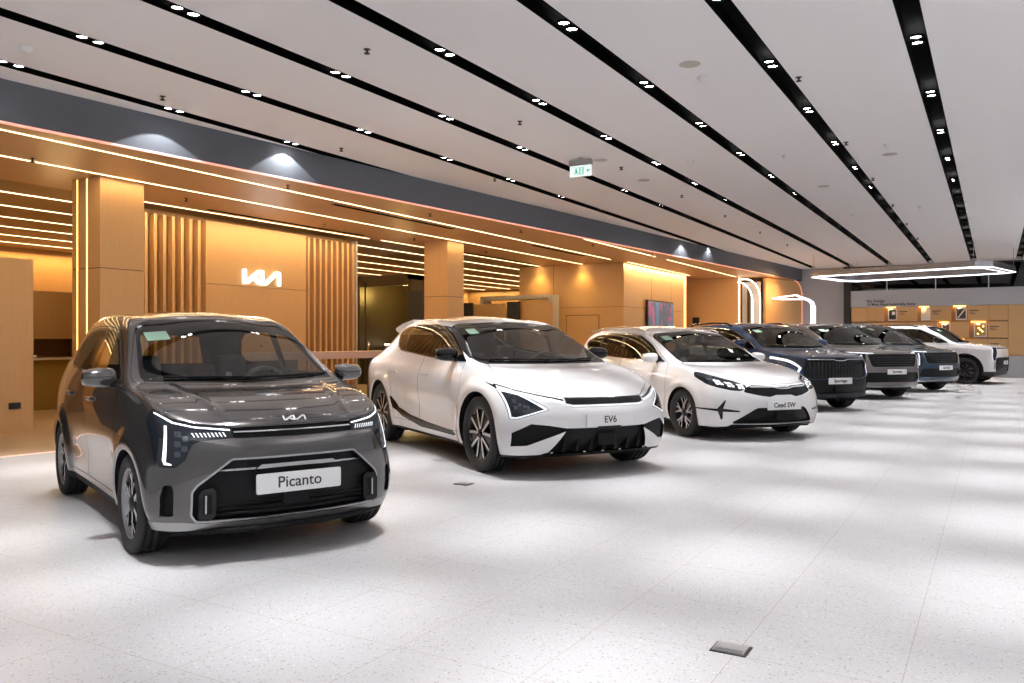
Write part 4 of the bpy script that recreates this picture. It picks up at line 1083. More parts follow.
def fr_o(root, B, q):
    G, K, P = MATS['gloss_black'], MATS['grille_black'], MATS['plastic_dark']; fr = lambda c, n: n.x > .02 and c.x > .1 and c.z < 1.1
    g = B.panel(rnd([(-.1, 1.0), (.62, 1.0), (.66, .97), (.60, .76), (.55, .72), (-.1, .72)], .02), 'x', fr, 'upper_grille', K, .005, MATS['satin'], 'grille_surround'); B.recess(g, (-.02, 0, 0))
    B.panel([(.70, 1.0), (.88, 1.02), (.90, .99), (.86, .80), (.80, .66), (.74, .66), (.71, .80)], 'x', fr, 'headlamp', MATS['lens'], .006, G, 'headlamp')
    B.set(B.cut([(.52, 1.022), (.52, 1.008), (.72, 1.012), (.90, 1.03), (.90, 1.048), (.72, 1.03)], 'x', fr), 'daylight_strip', MATS['drl_soft'])
    B.set(B.cut([(.755, .98), (.785, .98), (.80, .68), (.77, .68)], 'x', fr), 'daylight_strip', MATS['drl_soft'])
    lo = B.set(B.cut(rnd([(-.1, .60), (.66, .60), (.74, .56), (.78, .42), (.70, .385), (-.1, .385)], .02), 'x', fr), 'lower_grille', K); B.recess(lo, (-.03, 0, 0))
    B.set(B.cut([(-.1, .30), (.72, .30), (.84, .38), (.86, .35), (.78, .27), (-.1, .27)], 'x', lambda c, n: c.x > .3 and n.x > -.3), 'skid_plate', MATS['satin'])
    B.set(B.cut([(-.1, .2), (1., .2), (1., .27), (-.1, .27)], 'x', lambda c, n: c.x > .3 and n.x > -.3), 'bumper_lip', P)
    emblem(root, B, 1.075, .045, MATS['emblem']); plate(root, B, .615, q['txt'], .08)
    mb = MB().m(MATS['plastic_grey'])
    for z in (.77, .82, .87, .92): mb.tube([(q['fo'] - .02 - .2 * (abs(y) / .75)**2.5, y, z) for y in [(-.55 + 1.1 * t / 12) for t in range(13)]], .007, 6)
    mb.build('grille_bars', root, recalc=True)
def car_sorento(loc, rz):
    root = empty('suv_car', loc, rz, 'bronze grey SUV with nameplate reading Sorento, fifth car of the row', 'car')
    SUVS['sorento']['txt'] = 'Sorento'; suv('sorento', root, fr_o); return root
def car_carnival(loc, rz):
    root = empty('minivan_car', loc, rz, 'teal blue minivan with a pale nameplate, sixth car of the row', 'car')
    SUVS['carnival']['txt'] = 'Carnival'; suv('carnival', root, fr_o); return root
def fr_9(root, B, q):
    G, K, P = MATS['gloss_black'], MATS['grille_black'], MATS['plastic_dark']; fr = lambda c, n: n.x > .02 and c.x > .1 and c.z < 1.16
    B.set(B.cut([(-.1, 1.085), (.74, 1.09), (.76, 1.05), (-.1, 1.05)], 'x', fr), 'upper_grille', G)
    B.panel([(.78, 1.09), (.90, 1.09), (.955, .84), (.94, .70), (.87, .72), (.79, .92)], 'x', fr, 'headlamp', MATS['lens'], .006, G, 'headlamp')
    B.set(B.cut([(.90, 1.10), (.915, 1.10), (.965, .84), (.95, .70), (.935, .70), (.950, .84)], 'x', lambda c, n: c.x > .1), 'daylight_strip', MATS['drl_soft'])
    lo = B.set(B.cut(rnd([(-.1, .80), (.76, .80), (.84, .76), (.86, .50), (.80, .36), (-.1, .36)], .02), 'x', fr), 'lower_grille', K); B.recess(lo, (-.03, 0, 0))
    B.set(B.cut(rnd([(.86, .68), (.91, .66), (.93, .47), (.88, .44)], .01), 'x', fr), 'air_curtain', MATS['satin'])
    B.set(B.cut([(-.1, .2), (1., .2), (1., .38), (-.1, .38)], 'x', lambda c, n: c.x > .3 and n.x > -.3), 'bumper_lip', MATS['plastic_grey'])
    plate(root, B, .64, 'EV9', .08)
    emblem(root, B, 1.14, .045, MATS['emblem'])
def car_ev9(loc, rz):
    root = empty('suv_car', loc, rz, 'white boxy SUV with black wheel arch trim, last car before the display wall', 'car')
    suv('ev9', root, fr_9); return root
# ================================================================ the showroom
def wood(name, c1, c2, rough=.42, joints=None, spec=.4):
    m, nt, b = nmat(name); L = nt.links
    tc = nt.nodes.new('ShaderNodeTexCoord'); mp = nt.nodes.new('ShaderNodeMapping'); mp.inputs['Scale'].default_value = (14, 14, .6)
    n = nt.nodes.new('ShaderNodeTexNoise'); n.inputs['Scale'].default_value = 6; n.inputs['Detail'].default_value = 6
    L.new(tc.outputs['Object'], mp.inputs[0]); L.new(mp.outputs[0], n.inputs['Vector'])
    mx = nt.nodes.new('ShaderNodeMix'); mx.data_type = 'RGBA'; mx.inputs[6].default_value = (*c1, 1); mx.inputs[7].default_value = (*c2, 1)
    L.new(n.outputs['Fac'], mx.inputs[0]); L.new(mx.outputs[2], b.inputs['Base Color'])
    b.inputs['Roughness'].default_value = rough; b.inputs['Specular IOR Level'].default_value = spec
    return m
wood('oak', (.56, .325, .135), (.68, .42, .19))
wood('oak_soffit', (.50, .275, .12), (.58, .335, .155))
wood('oak_shaded', (.20, .12, .055), (.27, .17, .08))  # same wood as the soffit, shade of the dimmer lounge put into its colour
wood('oak_back', (.30, .17, .07), (.38, .23, .10))
wood('oak_floor', (.42, .30, .19), (.52, .38, .25), .35)
pmat('ceiling_paint', (.86, .84, .845), .9)
pmat('fascia_paint', (.12, .13, .15), .8)
pmat('channel_black', (.0015, .0015, .0015), .9, spec=.05)
pmat('grey_wall', (.40, .41, .44), .7)
pmat('grey_panel', (.44, .45, .48), .6)
pmat('black_frame', (.012, .012, .014), .4)
pmat('bronze_dark', (.06, .045, .025), .4, .5)
pmat('gold_panel', (.30, .19, .04), .5)
pmat('dark_panel', (.035, .037, .04), .5)
pmat('pale_frame', (.52, .48, .42), .5)
pmat('joint', (.10, .055, .02), .8)
pmat('brushed', (.40, .38, .37), .45, .4, bump=(200, .1))
pmat('dark_metal', (.05, .045, .045), .4, .6)
pmat('white_plastic', (.78, .78, .78), .4)
pmat('beige_grille', (.50, .47, .42), .7)
emat('led_warm', (1., .70, .36), 5.)
emat('led_yellow', (1., .62, .16), 2.6)
emat('led_amber', (1., .50, .12), 14.)
emat('led_white', (.92, .95, 1.), 2.2)
emat('led_soft', (1., .82, .62), 5.)
emat('led_orange', (1., .24, .10), .8)
emat('lamp_disc', (1., .98, .95), 30.)
emat('logo_white', (1., .98, .95), 3.)
emat('sign_face', (.80, 1., .95), .75)
pmat('sign_green', (.10, .50, .38), .5, emis=(.1, .55, .42), estr=.35)
glass('dark_glazing', (.05, .06, .07), .06)
# terrazzo floor
def terrazzo():
    m, nt, b = nmat('terrazzo'); L = nt.links; N = nt.nodes
    tc = N.new('ShaderNodeTexCoord'); sx = N.new('ShaderNodeSeparateXYZ'); L.new(tc.outputs['Object'], sx.inputs[0])
    def math_(op, a, bb=None, cc=None):
        n = N.new('ShaderNodeMath'); n.operation = op
        for i, v in enumerate((a, bb, cc)):
            if v is None: continue
            if isinstance(v, (int, float)): n.inputs[i].default_value = v
            else: L.new(v, n.inputs[i])
        return n.outputs[0]
    def line(co, off, step, w):
        f = math_('FRACT', math_('DIVIDE', math_('SUBTRACT', co, off), step))
        return math_('LESS_THAN', math_('MULTIPLY', math_('MINIMUM', f, math_('SUBTRACT', 1.0, f)), step), w)
    jl = math_('MAXIMUM', line(sx.outputs['X'], -.30, .613, .0012), line(sx.outputs['Y'], 2.13, .613, .0012))
    prev = None
    base = N.new('ShaderNodeTexNoise'); base.inputs['Scale'].default_value = 1.2; L.new(tc.outputs['Object'], base.inputs['Vector'])
    col = N.new('ShaderNodeMix'); col.data_type = 'RGBA'; col.inputs[6].default_value = (.47, .46, .467, 1); col.inputs[7].default_value = (.52, .51, .517, 1); L.new(base.outputs['Fac'], col.inputs[0]); cur = col.outputs[2]
    for sc, th, c, seed in ((54, .19, (.26, .245, .245, 1), 0), (95, .19, (.33, .30, .29, 1), 5), (45, .15, (.68, .67, .67, 1), 9), (36, .12, (.22, .20, .19, 1), 3)):
        mp = N.new('ShaderNodeMapping'); mp.inputs['Location'].default_value = (seed, seed * 2.3, 0); mp.inputs['Rotation'].default_value = (0, 0, seed); L.new(tc.outputs['Object'], mp.inputs[0])
        v = N.new('ShaderNodeTexVoronoi'); v.inputs['Scale'].default_value = sc; L.new(mp.outputs[0], v.inputs['Vector'])
        wn = N.new('ShaderNodeTexWhiteNoise'); L.new(v.outputs['Position'], wn.inputs['Vector'])
        r = math_('MULTIPLY', wn.outputs['Value'], th * 1.6)
        f = math_('LESS_THAN', v.outputs['Distance'], r)
        keep = math_('GREATER_THAN', wn.outputs['Value'], .45)
        k = math_('MULTIPLY', f, keep)
        mx = N.new('ShaderNodeMix'); mx.data_type = 'RGBA'; L.new(math_('MULTIPLY', k, .8), mx.inputs[0]); L.new(cur, mx.inputs[6]); mx.inputs[7].default_value = c; cur = mx.outputs[2]
    mx = N.new('ShaderNodeMix'); mx.data_type = 'RGBA'; L.new(jl, mx.inputs[0]); L.new(cur, mx.inputs[6]); mx.inputs[7].default_value = (.30, .22, .17, 1)
    L.new(mx.outputs[2], b.inputs['Base Color']); b.inputs['Roughness'].default_value = .42; b.inputs['Specular IOR Level'].default_value = .4
    return m
terrazzo()
M = MATS
def st(o): o['kind'] = 'structure'; return o
XW = lambda y: -9.40 + .0936 * (y - 5.03)
H, HS = 4.15, 3.68
Y0, Y1 = -5.0, 34.4
# ---- floors, ceiling
st(MB().prism([(XW(Y0), Y0), (14, Y0), (14, Y1 + .3), (XW(Y1 + .3), Y1 + .3)], -.2, 0, 'z', mat=M['terrazzo']).build('floor'))
st(MB().prism([(-24, Y0), (XW(Y0) - .004, Y0), (XW(Y1) - .004, Y1), (-24, Y1)], -.2, 0, 'z', mat=M['oak_floor']).build('floor'))
st(MB().prism([(XW(Y0) - .05, Y0), (XW(Y0), Y0), (XW(29.6), 29.6), (XW(29.6) - .05, 29.6)], 0.0, .004, 'z', mat=M['led_orange']).build('trim_1'))  # orange reflection along the floor edge, put in as a faintly glowing strip
CH = [-8.88 + 1.3715 * k for k in range(11)]      # centre lines of the black channels
mb = MB().m(M['ceiling_paint']); xs = [-11.] + [v for c in CH for v in (c - .1, c + .1)] + [14.]
for a, b in zip(xs[::2], xs[1::2]): mb.box(a, b, Y0, 34.15, H, H + .14)
mb.box(-11, 14, 34.15, Y1 + .3, H, H + .14); mb.box(-11, 14, Y0, Y1 + .3, H + .14, H + .2)
st(mb.build('ceiling'))
for i, c in enumerate(CH):
    mb = MB().m(M['channel_black'])
    mb.box(c - .1, c + .1, Y0, 34.15, H + .11, H + .139); mb.box(c - .1, c - .088, Y0, 34.15, H + .0, H + .11); mb.box(c + .088, c + .1, Y0, 34.15, H + .0, H + .11)
    st(mb.build('trim_%d' % (i + 2)))
# ---- paired downlights in the channels
mb = MB()
for dy in (-.085, .085):
    mb.lathe([(.066, 0), (.066, -.02), (.055, -.022), (.05, -.004)], 20, 'z', c=(0, dy, .0), mat=M['channel_black']); mb.disc((0, dy, -.006), .052, 20, 'z', mat=M['lamp_disc'], flip=True)
dl0 = mb.build('ceiling_downlight')
tag(dl0, 'pair of round white downlights set in a black ceiling channel', 'downlight', 'paired downlights in the black ceiling channels')
first = True
SPOTS = []
for ci, c in enumerate(CH):
    for n in range(-2, 17):
        y = .85 + 2.0 * n
        if c < XW(y) + .13 or y < -3.5: continue
        SPOTS.append((c, y))
        if y < 2 or (ci > 8): continue
        if ci == 8 and y < 12: continue
        o = dl0 if first else dl0.copy()
        if not first: COL.objects.link(o)
        first = False; o.location = (c, y, H + .03)
def spot(x, y, z, e, ang=52, blend=.55, col=(1, .97, .95), r=.05, rot=None):
    l = bpy.data.lights.new('spot', 'SPOT'); l.energy = e; l.spot_size = R(ang); l.spot_blend = blend; l.color = col; l.shadow_soft_size = r
    o = bpy.data.objects.new('spot_lamp', l); COL.objects.link(o); o.location = (x, y, z)
    if rot: o.rotation_euler = rot
    return o
for (x, y) in SPOTS:
    spot(x, y, H - .01, 650, 38.5, 1., (.97, .98, 1), r=.03)
for (x, y) in ((-8.88, 6.85), (-8.88, 8.85), (-7.51, 22.85), (-7.51, 24.85)): spot(x, y, H - .02, 45, 118, .12, (.97, .98, 1), r=.01)
def area(x, y, z, sx, sy, e, col, rot=(0, 0, 0)):
    l = bpy.data.lights.new('area', 'AREA'); l.shape = 'RECTANGLE'; l.size = sx; l.size_y = sy; l.energy = e; l.color = col
    o = bpy.data.objects.new('area_lamp', l); COL.objects.link(o); o.location = (x, y, z); o.rotation_euler = rot
    return o
for (x, y, sx_, sy_) in ((7, 6, 3, 8), (7, 20, 3, 12), (1, -4.2, 8, 1.2)): area(x, y, 2.4, sx_, sy_, 330, (.96, .97, 1), (R(180), 0, 0))  # added unseen uplights without fixtures, they brighten the ceiling
# ---- fascia over the edge of the timber canopy
dX = .0936; L_ = math.hypot(1, dX)
st(MB().prism([(XW(Y0), Y0), (XW(Y1), Y1), (XW(Y1) - .35, Y1), (XW(Y0) - .35, Y0)], HS, H + .0, 'z', mat=M['fascia_paint']).build('wall_left'))
st(MB().prism([(XW(Y0) + .012, Y0), (XW(31.) + .012, 31.), (XW(31.) - .02, 31.), (XW(Y0) - .02, Y0)], HS - .022, HS + .004, 'z', mat=M['led_orange']).build('trim_14'))
# soffit: boards between thin light grooves
sx = [-9.75, -11.14, -12.62]
st(MB().prism([(-12.75, Y0), (XW(Y0) - .03, Y0), (XW(33.9) - .03, 33.9), (-12.75, 33.9)], HS - .001, HS + .12, 'z', mat=M['oak_soffit']).build('ceiling'))
st(MB().prism([(-24, Y0), (-12.75, Y0), (-12.75, 33.9), (-24, 33.9)], HS + .04, HS + .16, 'z', mat=M['oak_shaded']).build('ceiling'))
def led(name, x, ya, yb, z=HS - .006, w=.024, mat='led_warm', lab=None, e=None):
    o = MB().box(x - w / 2, x + w / 2, ya, yb, z - .004, z + .004, mat=M[mat]).build(name)
    if lab: tag(o, lab, 'light strip')
    if e: area(x, (ya + yb) / 2, z - .012, w, yb - ya, e * .75 * (yb - ya), (1, .745, .42))
    return o
led('light_strip', -9.75, 4.2, 22.5, lab='long warm light strip in the wood soffit nearest the dark fascia, from the left edge', e=5.5)
led('light_strip', -11.12, 4.6, 23.45, lab='second warm light strip in the wood soffit, running just in front of the wood columns', e=5.5)
led('light_strip', -12.66, 8.2, 15.1, lab='warm light strip washing the top of the slatted wall with the glowing letters', e=16)
led('light_strip', -12.62, 15.5, 23.45, lab='warm light strip ending at the yellow-lit wood wall with the flush door', e=5.5)
led('light_strip', -8.34, 17.7, 22.4, lab='short warm light strip in the wood soffit before the wood block with the screen', e=5.5)
led('light_strip', -8.34, 23.4, 30.9, lab='warm light strip in the wood soffit in front of the screen, nearest the far end', e=5.5)
led('light_strip', -9.62, 23.5, 29.4, lab='warm light strip washing the wood wall that carries the screen', e=20)
LS = 'parallel warm light strips in the dark lounge ceiling'
for i in range(7):
    x = -14.0 - 1.4 * i
    o = led('light_strip', x, 5.5, 33.5, z=HS + .036, w=.05); tag(o, 'warm light strip in the shaded wood lounge ceiling', 'light strip', LS)
    area(x, 19.5, HS + .02, .05, 28, 46, (1, .70, .30))
for (x, ya, yb, lb) in ((-10.03, 11.0, 14.7, 'black slot air diffuser in the wood soffit, in front of the second wood column'), (-10.0, 18.2, 21.2, 'black slot air diffuser in the wood soffit beyond the second wood column'), (-12.42, 10.3, 14.6, 'black slot air diffuser in the soffit above the slatted logo wall'), (-12.42, 17.2, 23., 'black slot air diffuser in the soffit between second column and flush-door wall')):
    tag(MB().box(x - .05, x + .05, ya, yb, HS - .008, HS + .002, mat=M['channel_black']).build('air_diffuser'), lb, 'air vent')
# ---- columns
def column(y0, y1, led_, lab):
    o = empty('wood_column', (-11.6, (y0 + y1) / 2, 0), 0, lab, 'column'); x0, x1 = -.33, .35; a, b = y0 - (y0 + y1) / 2, y1 - (y0 + y1) / 2
    mb = MB().m(M['oak']); mb.box(x0, x1, a, b, 0, 2.34); mb.box(x0, x1, a, b, 2.352, HS); mb.box(x0 + .006, x1 - .006, a + .006, b - .006, 0, HS, mat=M['joint'])
    mb.build('cladding', o)
    if led_:
        for x in (-.20, .035):
            MB().box(x - .014, x + .014, a - .004, a + .01, 0, HS - .01, mat=M['led_yellow']).build('vertical_light', o)
    return o
column(7.42, 8.14, True, 'square light wood column with two glowing vertical lines, nearer of the two columns')
column(16.28, 16.98, False, 'plain square light wood column behind the white crossover')
# ---- slatted wall carrying the letters
lw = empty('slatted_feature_wall', (-13.0, 11.6, 0), 0, 'wood feature wall with vertical slats either side of a flat panel with glowing letters', 'wall panel')
mb = MB(); mb.box(-.45, -.16, -2.75, 3.47, 0, HS - .03, mat=M['oak_back']); mb.build('back_panel', lw)
mb = MB().m(M['oak']); mb.box(-.16, .0, -.86, 1.8, 0, 2.375); mb.box(-.16, .0, -.86, 1.8, 2.385, HS - .10); mb.build('flat_panel', lw)
mb = MB().m(M['oak'])
for k in range(10): mb.box(-.14, .0, -2.75 + .19 * k, -2.75 + .19 * k + .06, 0, HS - .12)
mb.build('slats', lw)
mb = MB().m(M['oak'])
for k in range(9): mb.box(-.14, .0, 1.86 + .182 * k, 1.86 + .182 * k + .06, 0, HS - .12)
mb.box(-.14, .02, 3.43, 3.47, 0, HS - .05, mat=M['pale_frame']); mb.build('slats', lw)
mb = MB(); k = .285; Wd = LOGOW * k
for poly in LOGO: mb.prism([(u * k - Wd / 2, v * k - k / 2) for u, v in poly], -12.985, -12.95, 'x', mat=M['logo_white'])
o = mb.build('illuminated_letters'); o.location = (0, 12.12, 2.575)
tag(o, 'glowing white KIA letters fixed to the wood feature wall', 'sign')
area(-12.80, 12.12, 2.575, .3, 1.0, 6, (1, .95, .9), (0, R(-90), 0))
# ---- left partition, lounge back walls and kitchenette niche
o = MB().box(-12.4, -11.65, 5.4, 6.68, 0, 2.42, mat=M['oak']).build('partition'); tag(o, 'low plain wood partition at the left edge with a black socket', 'partition')
o = MB().box(-11.655, -11.635, 6.34, 6.50, .34, .43, bev=.003, mat=M['black_frame']).build('wall_socket'); tag(o, 'black double socket low on the wood partition at the left edge', 'socket')
st(MB().box(-24.2, -22.2, Y0, 34, 0, HS + .1, mat=M['oak']).build('wall_lounge'))
area(-21.9, 10, HS - .05, .1, 28, 380, (1, .60, .22))
st(MB().box(-24, -11, 33.9, 34.0, 0, H, mat=M['oak_back']).build('wall_back'))
area(-17.5, 33.6, HS - .02, 9, .1, 150, (1, .68, .28))
st(MB().box(-12.9, -12.7, Y0, 5.0, 0, HS, mat=M['dark_panel']).build('wall_lounge'))  # added unseen wall, dark so the hatchback's side reflects less bright wood
l = bpy.data.lights.new('p', 'POINT'); l.energy = 22; l.color = (1, .70, .3); l.shadow_soft_size = .15; lo = bpy.data.objects.new('niche_lamp', l); COL.objects.link(lo); lo.location = (-13.9, 8.4, 2.5)
nb = empty('kitchenette_unit', (-15.2, 8.6, 0), 0, 'built-in wood niche unit with a counter behind the first column', 'cabinet')
mb = MB().m(M['oak_back']); mb.box(-.8, -.7, -2.6, 1.3, 0, 2.2); mb.box(-.7, .05, -2.6, -2.5, 0, 2.2); mb.box(-.7, .05, 1.2, 1.3, 0, 2.2); mb.box(-.7, .05, -2.5, 1.2, 1.32, 2.2, mat=M['oak_back']); mb.build('cabinet_body', nb)
MB().box(-.69, .10, -2.5, 1.2, .93, .97, mat=M['pale_frame']).build('countertop', nb)
MB().box(-.69, .0, -2.5, 1.2, 0, .93, mat=M['gold_panel']).build('base_cabinet', nb)
mo = empty('monitor', (-15.3, 7.85, .97), 0, 'black flat monitor standing on the niche counter at the left', 'monitor')
MB().box(-.02, .02, -.28, .12, .06, .36, bev=.005, mat=M['black_frame']).build('screen', mo)
MB().box(-.08, .10, -.16, .0, 0, .02, bev=.004, mat=M['black_frame']).box(-.015, .015, -.1, -.06, 0, .1).build('stand', mo)
mo = empty('coffee_tray', (-15.2, 8.55, .97), 0, 'small white and black gadget beside the monitor on the niche counter', 'gadget')
MB().box(-.12, .12, -.16, .16, 0, .05, bev=.01, mat=M['white_plastic']).build('base', mo)
MB().lathe([(.001, .13), (.05, .13), (.06, .05), (.05, .05)], 16, 'z', mat=M['black_frame']).build('top_dial', mo)
# ---- bar table
bt = empty('bar_table', (-11.55, 12.6, 0), 0, 'long pale pink topped counter table between the grey hatchback and the white crossover', 'table')
MB().box(-.35, .35, -2.6, 2.9, .93, 1.07, bev=.004, mat=pmat('table_pink', (.60, .42, .35), .4)).build('tabletop', bt)
for y in (-2.3, 1.45): MB().box(-.28, .28, y, y + 1.1, 0, .928, mat=M['dark_panel']).build('pedestal', bt)
# ---- meeting booth behind the second column
bo = empty('meeting_booth', (-15.4, 19., 0), 0, 'dark bronze framed booth glowing gold inside, left of the second column', 'booth')
mb = MB().m(M['bronze_dark']); mb.box(-1.0, -.88, 0, 2.4, 0, 3.2); mb.box(.88, 1.0, 0, 2.4, 0, 3.2); mb.box(-1.0, 1.0, 0, 2.4, 3.05, 3.2); mb.box(-.70, -.64, 0, .06, 0, 3.05); mb.box(-.88, .88, 0, .06, 2.88, 3.05); mb.build('frame', bo)
MB().box(-.88, .88, 2.3, 2.4, 0, 3.05, mat=M['gold_panel']).build('back_panel', bo)
MB().box(-.64, .88, .9, 1.4, 0, 1.16, mat=M['gold_panel']).box(-.64, .88, .85, 1.45, 1.16, 1.2, mat=M['led_soft']).build('counter', bo)
MB().box(-.60, -.56, .02, .05, 1.0, 1.3, mat=M['chrome']).build('handle', bo)
l = bpy.data.lights.new('p', 'POINT'); l.energy = 85; l.color = (1, .70, .2); l.shadow_soft_size = .1; lo = bpy.data.objects.new('booth_lamp', l); COL.objects.link(lo); lo.location = (-15.4, 20.1, 2.7)
o = MB().box(-14.35, -13.85, 18.8, 18.95, 0, 2.68, mat=M['dark_panel']).build('grey_screen_panel'); tag(o, 'tall dark grey panel standing between the glowing booth and the second column', 'panel')
# ---- timber block with the flush door and the screen
bk = empty('timber_block', (-11.6, 26.45, 0), 0, 'large wood-clad block with a flush door, carrying the wall screen', 'wall block')
mb = MB().m(M['oak']); mb.box(-1.8, 1.85, -2.95, 2.95, 0, 2.33); mb.box(-1.8, 1.85, -2.95, 2.95, 2.34, HS - .004); mb.box(-1.79, 1.84, -2.94, 2.94, 0, HS - .004, mat=M['joint']); mb.build('cladding', bk)
mb = MB().m(M['joint']); 
for x in (-.55,): mb.box(x, x + .012, -2.953, -2.948, 0, HS - .006)
for y in (-.6, 1.3): mb.box(1.848, 1.853, y, y + .012, 0, HS - .006)
mb.build('panel_joint', bk)
mb = MB().m(M['joint']); mb.box(-.10, 1.04, -2.956, -2.945, 0, 2.10); mb.box(-.08, 1.02, -2.962, -2.950, 0, 2.08, mat=M['oak']); d = mb.build('door', bk)
for y in (2.72, 2.88): MB().box(1.848, 1.862, y - .016, y + .016, 0, HS - .01, mat=M['led_yellow']).build('vertical_light', bk)
for x in (-11.12, -12.62): spot(x, 23.3, HS - .05, 60, 100, 1, (1, .68, .2), .03)
tv = empty('wall_screen', (-9.75, 26.5, 0), 0, 'wall-mounted screen showing a blue and pink abstract image on the wood block', 'screen')
MB().box(.03, .11, -1.25, 1.2, 1.22, 2.62, bev=.006, mat=M['black_frame']).build('bezel', tv)
def tvmat():
    m, nt, b = nmat('tv_image'); L = nt.links; tc = nt.nodes.new('ShaderNodeTexCoord'); n = nt.nodes.new('ShaderNodeTexNoise'); n.inputs['Scale'].default_value = .9; n.inputs['Detail'].default_value = 3; n.inputs['Distortion'].default_value = .8
    mp = nt.nodes.new('ShaderNodeMapping'); mp.inputs['Scale'].default_value = (1, 1.2, .5); L.new(tc.outputs['Object'], mp.inputs[0]); L.new(mp.outputs[0], n.inputs['Vector'])
    r = nt.nodes.new('ShaderNodeValToRGB'); cr = r.color_ramp; cr.elements[0].position = .3; cr.elements[0].color = (.01, .03, .07, 1); cr.elements[1].position = .8; cr.elements[1].color = (.45, .5, .55, 1)
    for p, c in ((.42, (.03, .16, .32, 1)), (.50, (.02, .05, .09, 1)), (.555, (.02, .05, .09, 1)), (.575, (.5, .03, .17, 1)), (.60, (.03, .06, .11, 1)), (.68, (.08, .2, .33, 1))):
        e = cr.elements.new(p); e.color = c
    L.new(n.outputs['Fac'], r.inputs[0]); L.new(r.outputs[0], b.inputs['Emission Color']); b.inputs['Emission Strength'].default_value = 1.0; b.inputs['Base Color'].default_value = (.01, .01, .01, 1); b.inputs['Roughness'].default_value = .2
    return m
MB().box(.108, .114, -1.2, 1.15, 1.27, 2.57, mat=tvmat()).build('display', tv)
# pale portal and low partitions in front of it
pf = empty('pale_portal_frame', (-13.1, 22.7, 0), 0, 'freestanding pale grey portal frame in front of the flush-door wall', 'frame')
MB().m(M['pale_frame']).box(-1.3, 1.3, 0, .5, 2.60, 2.72).box(1.18, 1.3, 0, .5, 0, 2.6).box(-1.3, -1.18, 0, .5, 0, 2.6).build('frame', pf)
for (x, w, m_, lb) in ((-14.9, .5, 'dark_panel', 'dark panel leaning edge-on left of the pale portal'), (-13.1, .42, 'dark_panel', 'dark upright panel inside the pale portal')):
    tag(MB().box(x, x + w, 22.2, 22.3, 0, 2.5, mat=M[m_]).build('dark_upright_panel'), lb, 'panel')
for (x, w, y, lb) in ((-15.8, .8, 22., 'wood upright panel right of the second column'), (-14.3, 1.1, 22.2, 'wood upright panel between the two dark panels'), (-12.6, 1.0, 22.3, 'wood upright panel framed by the right post of the pale portal')):
    tag(MB().box(x, x + w, y, y + .1, 0, 2.45, mat=M['oak']).build('wood_upright_panel'), lb, 'panel')
# ---- far end of the canopy
o = st(MB().box(-10.9, -8.3, 31.3, 31.5, 0, HS, mat=M['oak']).build('wall_recess'))
tag(MB().box(-8.33, -8.30, 31.27, 31.29, 0, HS - .02, mat=M['led_soft']).build('light_strip'), 'upright light line at the right edge of the far recess wall', 'light strip')
tag(MB().box(-10.1, -9.85, 31.2, 31.3, 1.95, 2.2, bev=.01, mat=M['black_frame']).build('wall_speaker'), 'small black box speaker on the far recess wall', 'speaker')
pa = empty('arched_portal', (-8.03, 31.22, 0), 0, 'pair of glowing rounded portal arches at the far end of the wood canopy', 'arch')
MB().box(-.22, .45, .22, .3, 0, 3.5, mat=M['grey_panel']).build('back_panel', pa)
for x, t in ((.22, 3.50), (.50, 3.60)):
    p = [(-.25, 0, t)] + [(x - .55 + .55 * math.cos(R(a)), 0, t - .75 + .75 * math.sin(R(a))) for a in range(90, -1, -10)] + [(x, 0, 0)]
    MB().tube(p, .024, 8, mat=M['led_soft']).build('light_tube', pa)
MB().box(.0, .10, .1, .15, 0, 3.3, mat=M['bronze_dark']).build('post', pa)
# rounded timber end panel
u = Vector((-6.72 + 7.5, 34.0 - 31.35, 0)); ln = u.length; u.normalize(); ang = math.atan2(u.y, u.x)
ep = empty('rounded_wood_end_panel', (-7.42, 31.62, 0), ang, 'wood end panel with one rounded top corner edged in orange light', 'wall panel')
out = [(0, 0), (0, HS - .03), (ln - .6, HS - .03)] + [(ln - .6 + .6 * math.cos(R(a)), HS - .63 + .6 * math.sin(R(a))) for a in range(80, -1, -10)] + [(ln, 0)]
MB().prism(out, 0, .1, 'y', mat=M['oak']).build('panel', ep)
MB().tube([(p[0], -.02, p[1]) for p in out[2:]], .018, 6, mat=M['led_orange']).build('edge_light', ep)
area(-6.4, 31.2, 3.3, .4, 2.2, 60, (1, .55, .25), (0, R(50), R(17)))
ls = empty('light_sculpture', (-6.0, 32.6, 0), 0, 'white tubular light bending down in front of the grey far wall', 'lamp')
MB().tube([(-1.3, -.5, 2.90), (-.45, -.2, 3.02), (-.15, 0, 2.86), (-.95, -.35, 2.86), (-1.3, -.5, 2.90)], .025, 8, mat=M['led_white']).build('light_loop', ls)
MB().tube([(-.5, -.2, 3.02), (-.25, 0, 2.9), (-.05, 0, 2.82), (.06, 0, 2.72), (.10, 0, 2.55), (.10, 0, 0)], [.025, .04, .055, .075, .095, .095], 10, mat=M['led_white']).build('light_post', ls)
